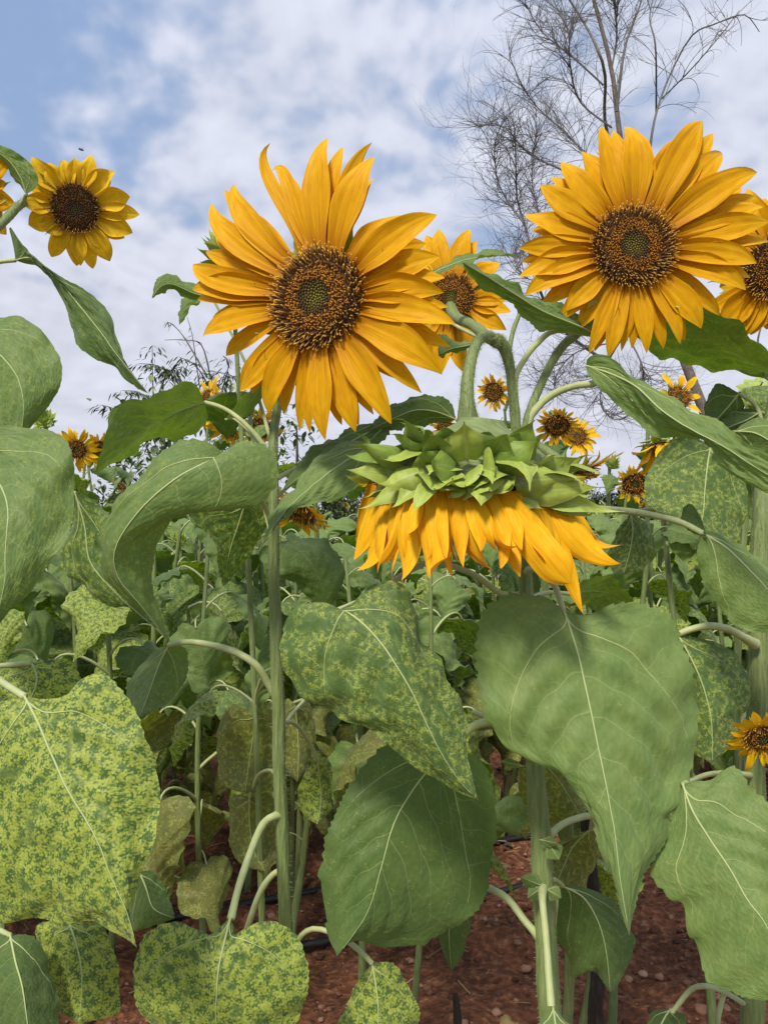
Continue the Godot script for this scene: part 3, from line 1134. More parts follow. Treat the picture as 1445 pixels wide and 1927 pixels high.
func stone_shape(b: Buf, sd: int) -> void:
	var pts := PackedVector3Array()
	var uvs := PackedVector2Array()
	for i in 6:
		var t := PI * i / 5.0
		for j in 8:
			var a := TAU * (j % 7) / 7.0
			var d := Vector3(sin(t) * cos(a), cos(t) * 0.62, sin(t) * sin(a))
			pts.append(d * (1.0 + 0.55 * noise.get_noise_3d(d.x * 90.0 + sd * 70.0, d.y * 90.0, d.z * 90.0)))
			uvs.append(Vector2(j, i))
	add_grid(b, pts, 6, 8, uvs)
	for k in pts.size():
		b.c.append(Color(0.24, 0.11, 0.075).lerp(Color(0.34, 0.2, 0.15), fposmod(sd * 0.37, 1.0)))

func scatter(called: String, m: Mesh, n: int, r: RandomNumberGenerator, cols: Array, small: float, large: float, upright: float) -> void:
	var mm := MultiMesh.new()
	mm.transform_format = MultiMesh.TRANSFORM_3D
	mm.use_colors = true
	mm.mesh = m
	mm.instance_count = n
	for k in n:
		var z := -1.2 - 3.6 * pow(r.randf(), 1.5)
		var x := r.randf_range(-1.0, 1.0) * (0.6 - z * 0.55)
		var y := 0.030 * noise.get_noise_2d(x * 160.0, z * 160.0) + 0.024 * noise.get_noise_2d(x * 700.0 + 90.0, z * 700.0)
		var s := lerpf(small, large, pow(r.randf(), 3.0))
		mm.set_instance_transform(k, Transform3D((Basis(Vector3.UP, r.randf() * TAU) * Basis(Vector3.RIGHT, r.randf_range(-0.4, 0.4))).scaled(Vector3.ONE * s), Vector3(x, y + s * 0.1, z)))
		var c: Color = cols[r.randi() % cols.size()]
		mm.set_instance_color(k, c * r.randf_range(0.7, 1.3))
	var o := MultiMeshInstance3D.new()
	o.name = called
	o.multimesh = mm
	o.material_override = M.clod
	tag(o, "scattered bits lying on the red soil", "", "", "stuff")
	add_child(o, true)

# ---------------------------------------------------------------- trees and shrubs
func leaflet(long: float, wide: float) -> ArrayMesh:
	var b := Buf.new()
	var pts := PackedVector3Array()
	var uvs := PackedVector2Array()
	for i in 5:
		var t := i / 4.0
		var w: float = wide * [0.12, 0.9, 1.0, 0.6, 0.03][i]
		for j in 3:
			pts.append(Vector3((j - 1) * w, -0.10 * long * t * t + (0.12 * w if j != 1 else 0.0), long * t))
			uvs.append(Vector2(j * 0.5, t))
	add_grid(b, pts, 5, 3, uvs)
	return b.mesh()

func foliage(under: Node3D, called: String, spots: Array[Transform3D], tints: PackedColorArray, m: Mesh) -> void:
	var mm := MultiMesh.new()
	mm.transform_format = MultiMesh.TRANSFORM_3D
	mm.use_colors = true
	mm.mesh = m
	mm.instance_count = spots.size()
	for k in spots.size():
		mm.set_instance_transform(k, spots[k])
		mm.set_instance_color(k, tints[k])
	var o := MultiMeshInstance3D.new()
	o.name = numbered(under, called)
	o.multimesh = mm
	o.material_override = M.bush
	o.set_meta("kind", "stuff")
	under.add_child(o, true)

# a bushy tree: a trunk, limbs, and clumps of small leaves with gaps between them
func leafy_tree(called: String, label: String, category: String, at: Vector3, tall: float, wide: float, clumps: int, per: int, long: float, tint: Color, sd: int, group := "") -> void:
	var r := RandomNumberGenerator.new()
	r.seed = sd
	var t := thing(called, label, category, at, group)
	var p := PackedVector3Array([Vector3(0, -0.1, 0), Vector3(0.04 * tall, tall * 0.25, 0), Vector3(-0.02 * tall, tall * 0.5, 0.03), Vector3(0.02 * tall, tall * 0.8, 0)])
	part(t, "trunk", tube_mesh(resample(p, 10), PackedFloat32Array([0.035 * tall, 0.034 * tall, 0.032 * tall, 0.03 * tall, 0.028 * tall, 0.025 * tall, 0.022 * tall, 0.018 * tall, 0.014 * tall, 0.01 * tall, 0.006 * tall]), 8), M.bark)
	var spots: Array[Transform3D] = []
	var tints := PackedColorArray()
	for c in clumps:
		var dir := Vector3(r.randf_range(-1, 1), r.randf_range(-0.75, 1), r.randf_range(-1, 1))
		dir = dir.normalized() * pow(r.randf(), 0.4)
		var mid := Vector3(dir.x * wide, tall * 0.58 + dir.y * tall * 0.42, dir.z * wide)
		var start := Vector3(0, clampf(mid.y - 0.22 * tall, tall * 0.2, tall * 0.78), 0)
		if c % 3 == 0:
			var l := PackedVector3Array([start, start.lerp(mid, 0.5) + Vector3(0, -0.03 * tall, 0), mid])
			part(t, "limb", tube_mesh(resample(l, 6), PackedFloat32Array([0.010 * tall, 0.009 * tall, 0.008 * tall, 0.006 * tall, 0.005 * tall, 0.004 * tall, 0.002 * tall]), 5), M.bark)
		var rad := wide * r.randf_range(0.16, 0.34)
		var g := r.randf_range(0.75, 1.3)
		for k in per:
			var o := Vector3(r.randfn(0, 0.5), r.randfn(0, 0.42), r.randfn(0, 0.5)) * rad
			var bs := Basis(Vector3.UP, r.randf() * TAU) * Basis(Vector3.RIGHT, r.randf_range(-0.3, 1.1))
			spots.append(Transform3D(bs.scaled(Vector3.ONE * r.randf_range(0.7, 1.3)), mid + o))
			tints.append(tint * g * r.randf_range(0.75, 1.25))
	foliage(t, "crown", spots, tints, leaflet(long, long * 0.22))

func far_trees() -> void:
	var spec := [
		[1225, 24.0, 2.2, 1.3, "dark round tree far behind the drooping bloom, under the long grey leaf"],
		[1165, 26.0, 1.75, 1.2, "low dark tree on the skyline left of the round one"],
		[1290, 27.0, 2.6, 1.7, "wide dark tree on the skyline hidden by the hanging leaf at right"],
		[1390, 22.0, 4.1, 2.2, "taller tree with dark foliage behind the leaning trunk"],
		[1500, 25.0, 4.6, 2.4, "tall dark tree at the right edge of the skyline"],
		[1080, 30.0, 1.9, 1.5, "low dark tree far behind the two small yellow blooms"],
		[960, 31.0, 1.8, 1.6, "low far tree behind the drooping bloom's stem"],
		[850, 32.0, 1.75, 1.6, "low far tree behind the middle of the field"],
		[700, 30.0, 1.8, 1.6, "low far tree behind the front bloom's lower petals"],
		[120, 28.0, 1.9, 1.5, "low far tree at the left behind the small round bloom"],
		[20, 29.0, 1.9, 1.5, "low far tree at the left edge of the field"],
		[250, 30.0, 1.9, 1.6, "low far tree behind the left shrub"]]
	for k in spec.size():
		var s: Array = spec[k]
		var at := P(s[0], CY, s[1])
		leafy_tree("far_tree", s[4], "tree", Vector3(at.x, -0.05, at.z), s[2], s[3], 46, 60, 0.16, Color(0.040, 0.062, 0.028), 100 + k, "trees along the far side of the field")

# the shrub with small paired leaves behind the front bloom
func bush() -> void:
	var spec := [[395, 4.6, 1.85, 0.62, "green shrub of small narrow leaves left behind the large front bloom", 71], [560, 4.9, 1.62, 0.55, "green shrub of small leaves behind the slim stem of the front bloom", 72], [300, 5.0, 1.50, 0.45, "lower green shrub at the left end of the shrubs", 73], [690, 5.2, 1.42, 0.5, "low green shrub right of the slim stem", 74]]
	for s: Array in spec:
		var at := P(s[0], CY, s[1])
		leafy_tree("shrub", s[4], "shrub", Vector3(at.x, -0.02, at.z), s[2], s[3], 36, 56, 0.055, Color(0.13, 0.19, 0.075), s[5], "shrubs behind the field")
	# upright twigs with paired leaflets, standing out of the shrub
	var r := RandomNumberGenerator.new()
	r.seed = 8
	var twigs := [[[390, 830], [372, 700], [362, 630], [352, 596]], [[398, 720], [380, 650], [345, 640], [310, 640]], [[385, 700], [350, 640], [330, 615], [316, 606]], [[292, 800], [288, 720], [287, 650]], [[410, 760], [430, 690], [420, 670]], [[250, 800], [215, 770], [190, 762]], [[340, 720], [300, 690], [262, 684]], [[400, 740], [370, 690], [338, 672]], [[300, 740], [318, 700], [345, 690]], [[460, 760], [440, 710], [400, 700]], [[285, 770], [265, 740], [230, 735]], [[320, 770], [330, 720], [322, 690]]]
	for k in twigs.size():
		var a: Array = twigs[k]
		var base := P(a[0][0], a[0][1], 4.6)
		var t := thing("shrub_sprig", ["tallest bare reddish sprig above the left shrub", "sprig bending left with two leaves at its end", "long thin sprig ending in a small leaf pair", "upright sprig with rows of tiny leaves left of the tall sprig", "short sprig right beside the front bloom", "low leafy sprig over the small round bloom at left", "sprig of paired leaves under the long twisted leaf", "sprig with hanging leaflets in the middle of the shrub", "short sprig rising at the shrub's left shoulder", "sprig close under the front bloom's left petals", "lowest left sprig of the shrub", "small upright sprig in the shrub's middle"][k], "sprig", base, "sprigs of the left shrub")
		var p := PackedVector3Array()
		for q: Array in a:
			p.append(P(q[0], q[1], 4.6 + r.randf_range(-0.1, 0.1)) - base)
		p = resample(p, 14)
		part(t, "twig", tube_mesh(p, PackedFloat32Array([0.006, 0.006, 0.0055, 0.005, 0.005, 0.0045, 0.004, 0.004, 0.0035, 0.003, 0.003, 0.0025, 0.002, 0.002, 0.0015]), 5), M.twig)
		var spots: Array[Transform3D] = []
		var tints := PackedColorArray()
		for i in range(3 if k != 0 else 6, 15):
			for side in [-1.0, 1.0]:
				for m in (1 if k < 3 else 3):
					if r.randf() < (0.55 if k < 3 else 0.12):
						continue
					var bs := Basis(Vector3.UP, side * 1.3 + r.randf_range(-0.7, 0.7)) * Basis(Vector3.RIGHT, r.randf_range(0.2, 1.2))
					spots.append(Transform3D(bs.scaled(Vector3.ONE * r.randf_range(0.6, 1.2)), p[i] + Vector3(side * 0.03 * m, -0.008 * m, r.randf_range(-0.03, 0.03))))
					tints.append(Color(0.07, 0.10, 0.045) * r.randf_range(0.7, 1.4))
		foliage(t, "leaflets", spots, tints, leaflet(0.05, 0.009))

func twig_from(b: Buf, start: Vector3, dir: Vector3, long: float, rad: float, level: int, r: RandomNumberGenerator) -> void:
	var n := 11 if level > 0 else 9
	var p := PackedVector3Array([start])
	var rr := PackedFloat32Array([rad])
	var d := dir.normalized()
	var swirl := Vector3(r.randf_range(-1, 1), r.randf_range(-0.6, 0.9), r.randf_range(-1, 1)) * r.randf_range(0.16, 0.42)
	for k in n:
		d = (d + swirl * (0.6 + 0.8 * k / n) + Vector3(r.randf_range(-1, 1), r.randf_range(-1, 1), r.randf_range(-1, 1)) * 0.035).normalized()
		p.append(p[k] + d * long / n)
		rr.append(lerpf(rad, rad * 0.45, float(k + 1) / n))
	add_tube(b, p, rr, 3)
	if level > 0:
		var kids := r.randi_range(2, 4)
		for c in kids:
			var at := r.randi_range(2, n)
			var out := Vector3(r.randf_range(-1, 1), r.randf_range(-0.5, 0.9), r.randf_range(-1, 1) * 0.8).normalized()
			var fwd := (p[at] - p[at - 1]).normalized()
			twig_from(b, p[at], fwd * 0.9 + out * 0.5, long * r.randf_range(0.6, 1.0), rr[at] * 0.72, level - 1, r)

func limb_path(a: Array, d: float, origin: Vector3, wob: float) -> PackedVector3Array:
	var p := PackedVector3Array()
	for k in a.size():
		p.append(P(a[k][0], a[k][1], d + wob * sin(k * 1.7 + a[0][0])) - origin)
	return resample(p, 26)

func bare_tree() -> void:
	var d := 7.0
	var base := P(1400, CY, d)
	base.y = 0.0
	var t := thing("bare_tree", "leafless leaning tree with a red-brown trunk and thin curling grey twigs", "tree", base)
	var r := RandomNumberGenerator.new()
	r.seed = 31
	var limbs := [
		[[[1400, 1220], [1385, 960], [1340, 815], [1300, 712], [1255, 590], [1205, 430], [1168, 270], [1152, 140], [1128, 40], [1100, -60], [1080, -170]], 26.0, 2.2, "trunk"],
		[[[1205, 430], [1165, 330], [1138, 230], [1138, 140], [1118, 80], [1090, 30], [1052, -30]], 5.5, 2.2, "limb"],
		[[[1160, 210], [1175, 90], [1200, 20], [1225, -60]], 3.6, 1.8, "limb"],
		[[[1215, 460], [1222, 290], [1238, 200], [1270, 120], [1303, 65], [1345, 45], [1400, 28], [1428, 60]], 3.6, 1.0, "limb"],
		[[[1234, 215], [1233, 90], [1222, 30], [1240, -40]], 2.4, 1.2, "limb"],
		[[[1140, 330], [1120, 310], [1063, 250], [1013, 205], [982, 160], [960, 110]], 3.4, 1.0, "limb"],
		[[[1110, 350], [1058, 320], [1003, 295], [978, 272], [955, 245], [925, 232], [898, 240]], 3.0, 0.6, "limb"],
		[[[1150, 240], [1090, 190], [1072, 120], [1068, 60], [1040, 0]], 2.6, 1.0, "limb"],
		[[[1170, 700], [1040, 600], [995, 450], [983, 410], [972, 370], [970, 300], [968, 240]], 4.6, 1.6, "limb"],
		[[[985, 420], [955, 380], [935, 335], [930, 280]], 2.2, 0.9, "limb"],
		[[[1135, 160], [1080, 110], [1020, 60], [990, 10]], 2.4, 1.0, "limb"],
		[[[1150, 130], [1160, 60], [1150, -40]], 2.6, 1.6, "limb"],
		[[[1060, 470], [1020, 420], [1000, 330], [1010, 240]], 2.0, 0.9, "limb"],
		[[[1240, 190], [1300, 130], [1360, 60], [1390, 20]], 1.8, 0.8, "limb"],
		[[[1180, 620], [1140, 690], [1130, 760], [1160, 790], [1200, 770]], 2.4, 1.0, "limb"],
		[[[1185, 640], [1210, 700], [1195, 760], [1230, 790]], 2.2, 0.9, "limb"],
		[[[1180, 640], [1090, 660], [1050, 700], [1040, 745]], 2.0, 0.8, "limb"],
		[[[1120, 560], [1050, 540], [985, 520], [965, 480]], 2.0, 0.8, "limb"]]
	var b := Buf.new()
	for k in limbs.size():
		var a: Array = limbs[k]
		var p := limb_path(a[0], d, base, 0.0 if k == 0 else 0.35)
		var rr := PackedFloat32Array()
		for i in p.size():
			rr.append((1.0 if k == 0 else 0.78) * lerpf(a[1], a[2], pow(float(i) / (p.size() - 1), 0.34 if k == 0 else 1.0)) / F * d)
		part(t, a[3], tube_mesh(p, rr, 8 if k < 2 else 5), M.bark_red if k == 0 else M.bark if k == 1 else M.twig)
		var many := 10 if k in [2, 3, 4, 13] else 46 if k > 1 else 12
		for c in many:
			var i := r.randi_range(5 if k else 19, p.size() - 1)
			var fwd := (p[mini(i + 1, p.size() - 1)] - p[i - 1]).normalized()
			var out := Vector3(r.randf_range(-1, 1), r.randf_range(-0.4, 1.0), r.randf_range(-0.8, 0.8)).normalized()
			twig_from(b, p[i], fwd * 1.0 + out * 0.6, r.randf_range(0.24, 0.52), 0.0037, 2 if c % 3 == 0 else 1, r)
	var tw := part(t, "twigs", b.mesh(), M.twig)
	tw.set_meta("kind", "stuff")
	for a: Array in [[[1345, 815], [1332, 775], [1292, 738], [1264, 742], [1256, 765]], [[1385, 960], [1420, 800], [1432, 700], [1425, 640], [1450, 560]]]:
		part(t, "limb", tube_mesh(limb_path(a, d, base, 0.05), PackedFloat32Array([0.030, 0.029, 0.028, 0.027, 0.026, 0.025, 0.024, 0.023, 0.022, 0.021, 0.02, 0.019, 0.018, 0.017, 0.016, 0.015, 0.014, 0.013, 0.012, 0.011, 0.01, 0.009, 0.008, 0.007, 0.006, 0.005, 0.004]), 6), M.bark_red)

# ---------------------------------------------------------------- rows behind
func make_wild_leaves() -> void:
	for k in 9:
		var r := RandomNumberGenerator.new()
		r.seed = 60 + k
		var p0: float = [0.15, 0.0, -0.2, -0.3, -0.6, -0.7, -0.9, -0.8, -1.1][k]
		var p1: float = [-0.6, -0.9, -1.2, -1.35, -1.45, -1.5, -1.55, -1.7, -1.6][k]
		var fold: float = [0.15, -0.1, 0.3, 0.45, 0.2, 0.6, 0.35, 0.75, 0.5][k]
		var tw: float = [0.3, -0.4, 0.5, -0.6, 0.9, -0.3, 0.7, -1.0, 0.2][k]
		var wide: float = [0.85, 0.95, 0.9, 0.8, 0.9, 0.75, 0.85, 0.7, 0.9][k]
		leaf_kinds.append(wild_leaf(34, 5, p0, p1, fold, tw, wide, 1.0 + k * 0.77))
		leaf_kinds_far.append(wild_leaf(10, 2, p0, p1, fold, tw, wide, 1.0 + k * 0.77))

func rows_behind() -> void:
	var r := RandomNumberGenerator.new()
	r.seed = 12
	var rows := [2.15, 2.5, 2.95, 3.45, 4.1, 4.9, 5.8, 6.8, 8.0, 9.4, 11.0, 13.0, 15.5]
	var sd := 500
	for k in rows.size():
		var d0: float = rows[k]
		var half := 0.52 * d0 + 0.5
		var gap := 0.27 if k < 3 else 0.33 + 0.03 * k
		var x := -half
		while x < half:
			x += gap * r.randf_range(0.75, 1.3)
			var z := -(d0 + 0.30 * x * clampf(2.0 / d0, 0.0, 1.0) + r.randf_range(-0.18, 0.18))
			var tall := r.randf_range(0.88, 1.13) if k < 3 else r.randf_range(0.95, 1.22)
			sd += 1
			var far := k > 4
			var top := Vector3(x + r.randf_range(-0.06, 0.06), tall, z + r.randf_range(-0.05, 0.05))
			var pick := r.randf()
			var bears := "a green bud" if pick < 0.35 else "a tiny bloom" if pick < 0.5 and k > 2 else "leaves only"
			var third: String = ["left third", "middle", "right third"][clampi(int((x / -z / 0.487 * 0.5 + 0.5) * 3.0), 0, 2)]
			var reach := "the nearest rows" if k < 3 else "the middle rows" if k < 6 else "the farthest rows"
			var pl := row_plant("leafy sunflower topped by %s, in %s, %s of the field" % [bears, reach, third], Vector3(x, 0, z), top, r.randi_range(12, 16) if not far else 11, 0.30 if k < 2 else 0.15, sd, "sunflower plants of %s topped by %s, %s" % [reach, bears, third], far, 1.12)
			if pick < 0.35:
				bud_head(pl, top + Vector3(0, 0.015, 0), Vector3(r.randf_range(-1, 1), 0.6, r.randf_range(-0.4, 1)), 0.018, sd)
			elif pick < 0.5 and k > 2:
				small_head(pl, top + Vector3(0, 0.01, 0.02), Vector3(r.randf_range(-1, 1), r.randf_range(-0.8, 0.1), r.randf_range(-0.3, 1)), 0.032, 0.045, 15, 0.1, sd, false)

# nearer plants without a bloom, between the front plants and the rows
func middle_plants() -> void:
	var spec := [[395, 402, 1000, 1.55, 12, 0.32, "leafy sunflower plant without bloom close behind the slim tall stem's left side"], [190, 150, 985, 1.60, 12, 0.36, "leafy sunflower plant without bloom behind the twisted dusty leaf at left"], [650, 680, 1050, 1.75, 11, 0.32, "leafy sunflower plant without bloom right of the slim tall stem"], [810, 770, 1075, 1.55, 11, 0.42, "leafy sunflower plant without bloom below the drooping bloom"], [1092, 1075, 1040, 1.45, 10, 0.38, "leafy sunflower plant without bloom close right of the thick stem"], [1225, 1150, 985, 1.60, 12, 0.42, "leafy sunflower plant without bloom behind the bent leaf stalk at right"], [20, 40, 1020, 1.50, 11, 0.40, "leafy sunflower plant without bloom at the left edge"], [1350, 1400, 1120, 1.75, 11, 0.30, "leafy sunflower plant without bloom left of the thick right stem"], [290, 200, 1040, 1.85, 12, 0.3, "leafy sunflower plant without bloom behind the very large mottled leaf"], [560, 545, 1010, 1.9, 12, 0.3, "leafy sunflower plant without bloom under the nodding bloom by the slim stem"]]
	for k in spec.size():
		var s: Array = spec[k]
		var top := P(s[0], s[2], s[3])
		row_plant(s[6], foot_of(s[1], s[3]), top, s[4], s[5], 700 + k, "sunflower plants without bloom between the rows", false, 0.85, 0.75)

# [x, y, depth, disc radius px, petal length px, petals, facing, sweep, label, leaves]
func blooms_behind() -> void:
	var spec := [
		[145, 846, 2.6, 18, 27, 20, Vector3(0.15, -0.35, 0.9), 0.05, "small round bloom facing forward at left, beside the large left leaf", 7],
		[184, 845, 2.75, 16, 22, 16, Vector3(0.8, -0.3, 0.4), 0.2, "half hidden bloom turned right, just behind the small round left bloom", 5],
		[408, 762, 2.2, 20, 34, 17, Vector3(-0.85, 0.1, 0.35), 0.2, "bloom turned left under the front bloom's left petals", 5],
		[428, 806, 2.1, 20, 30, 16, Vector3(-0.45, -0.8, 0.3), 0.45, "hanging bloom below the bloom that is turned left", 6],
		[490, 805, 2.3, 21, 24, 15, Vector3(0.15, -0.5, 0.85), 0.35, "small nodding bloom right behind the slim stem", 6],
		[560, 960, 1.75, 34, 46, 17, Vector3(-0.35, -0.8, 0.45), 0.25, "nodding bloom half hidden by the long leaf right of the slim stem", 6],
		[929, 738, 2.4, 19, 20, 19, Vector3(-0.55, -0.25, 0.75), 0.25, "small bloom turned left against the sky between two stems", 6],
		[1048, 800, 2.4, 24, 22, 20, Vector3(-0.1, -0.6, 0.8), 0.45, "small dark-centred nodding bloom right of the drooping bloom's stem", 7],
		[1085, 822, 2.6, 18, 25, 22, Vector3(0.1, 0.25, 0.9), 0.1, "small orange-centred bloom touching the dark-centred nodding one", 6],
		[1193, 910, 2.6, 22, 19, 20, Vector3(-0.15, -0.4, 0.9), 0.4, "small brown-centred bloom with short petals over the field at right", 8],
		[1250, 842, 1.5, 28, 62, 14, Vector3(-0.1, -0.9, 0.25), 0.85, "loosely hanging bloom under the long grey-green leaf", 4],
		[1276, 748, 1.6, 22, 36, 9, Vector3(0.2, 0.35, 0.9), 0.2, "bloom peeping over the long grey-green leaf by the leaning trunk", 3],
		[1075, 900, 1.05, 40, 62, 15, Vector3(0.45, -0.75, 0.2), 0.2, "orange bloom hidden behind the right side of the drooping bloom", 3],
		[836, 806, 2.9, 15, 18, 15, Vector3(0.1, -0.2, 0.9), 0.1, "tiny bloom just left of the drooping bloom's bent stalk", 6],
		[1222, 952, 3.0, 14, 16, 15, Vector3(0.1, -0.6, 0.6), 0.2, "tiny bloom under the brown-centred small bloom", 6],
		[618, 1088, 3.2, 12, 14, 14, Vector3(-0.1, -0.6, 0.6), 0.2, "tiny bloom low among leaves right of the slim stem", 5],
		[395, 748, 3.4, 14, 20, 15, Vector3(0.3, 0.3, 0.8), 0.1, "small bloom seen behind the stalk of the left leaf", 6]]
	for k in spec.size():
		var s: Array = spec[k]
		var d: float = s[2]
		var n: Vector3 = s[6].normalized()
		var at := P(s[0], s[1], d)
		var rad: float = s[3] / F * d
		var back := at - n * rad * 0.5
		var base := Vector3(at.x - n.x * 0.09 + 0.02 * sin(k * 2.0), 0, at.z - n.z * 0.09 - 0.05)
		var stand: Dictionary = {10: 1345, 11: 1380, 5: 540, 12: 1030}
		if stand.has(k):
			base.x = P(stand[k], CY, -base.z).x
		var neck := Vector3(at.x - n.x * 0.09, at.y - 0.02 if n.y > -0.5 else at.y + 0.035, base.z)
		var pl := row_plant("plant of the " + s[8], base, neck + Vector3(0, -0.02, 0), s[9] + 2, 0.25, 900 + k, "blooming sunflower plants behind", false, 0.9 if d > 1.7 else 0.8)
		var p := PackedVector3Array([neck + Vector3(0, -0.02, 0) - base, neck + Vector3(0, 0.012, 0) - n * 0.02 - base, back - n * rad * 0.45 - base, back - base])
		part(pl, "stalk", tube_mesh(resample(p, 10), PackedFloat32Array([0.0062, 0.006, 0.006, 0.006, 0.006, 0.006, 0.0062, 0.0065, 0.007, 0.008, 0.010]), 7), M.stem)
		small_head(pl, at, n, rad, s[4] / F * d, s[5], s[7], 40 + k)
	var buds := [[84, 792, 2.2, 15, Vector3(0.1, 0.5, 0.8), "spiky green bud between the two large left leaves"], [1424, 742, 1.4, 25, Vector3(0.3, -0.3, -0.7), "spiky green bud head at the right edge below the right-edge bloom"], [1150, 874, 2.5, 11, Vector3(0.3, 0.7, 0.4), "tiny green bud above the brown-centred small bloom"], [428, 478, 1.05, 30, Vector3(-0.35, 0.75, -0.2), "spiky green bud peeping out behind the front bloom's upper left petals"]]
	for k in buds.size():
		var s: Array = buds[k]
		var d: float = s[2]
		var at := P(s[0], s[1], d)
		var n: Vector3 = s[4]
		var base := Vector3(at.x + (0.03 if k != 3 else 0.05), 0, at.z - 0.02)
		var rad: float = s[3] / F * d
		var pl := row_plant("sunflower plant with a " + s[5], base, at - n.normalized() * rad * 0.7, 7 if k != 3 else 4, 0.3 if k != 3 else 0.55, 960 + k, "budding sunflower plants", false, 0.8, 0.8 if k != 3 else 0.5)
		bud_head(pl, at, n, rad, 60 + k)

# ---------------------------------------------------------------- the front plants
func foot_of(x: float, d: float) -> Vector3:
	var p := P(x, CY, d)
	return Vector3(p.x, 0, p.z)

# petiole given as [x, y, depth, radius px] quadruples, a piece of its leaf
func stem_to(l: Node3D, plant: Node3D, q: Array, m := "petiole") -> void:
	q[3] *= 1.35   # swollen where it leaves the stem
	part(l, "petiole", stalk(q, plant.position, 18, 8), M[m])

# the short bristles of a sunflower's stalks
func bristles(plant: Node3D, q: Array, from: float, to: float, n: int, sd: int) -> void:
	var r := RandomNumberGenerator.new()
	r.seed = sd
	var p := PackedVector3Array()
	for k in q.size() / 4:
		p.append(P(q[4 * k], q[4 * k + 1], q[4 * k + 2]) - plant.position)
	var b := Buf.new()
	for k in n:
		var f := r.randf_range(from, to) * (p.size() - 1)
		var i := mini(int(f), p.size() - 2)
		var at := catmull(p, i, f - i)
		var ax := (p[i + 1] - p[i]).normalized()
		var d := Vector3(r.randf_range(-1, 1), r.randf_range(-1, 1), r.randf_range(-1, 1))
		d = (d - ax * d.dot(ax)).normalized()
		var rad := lerpf(q[4 * i + 3] * q[4 * i + 2], q[4 * i + 7] * q[4 * i + 6], f - i) / F
		var tip := at + d * (rad + r.randf_range(0.0014, 0.0032)) + Vector3(r.randf_range(-1, 1), r.randf_range(-1, 0.4), r.randf_range(-1, 1)) * 0.0006
		add_tube(b, PackedVector3Array([at + d * rad * 0.9, tip]), PackedFloat32Array([0.00017, 0.00006]), 3)
	part(plant, "bristles", b.mesh(), M.vein).set_meta("kind", "stuff")

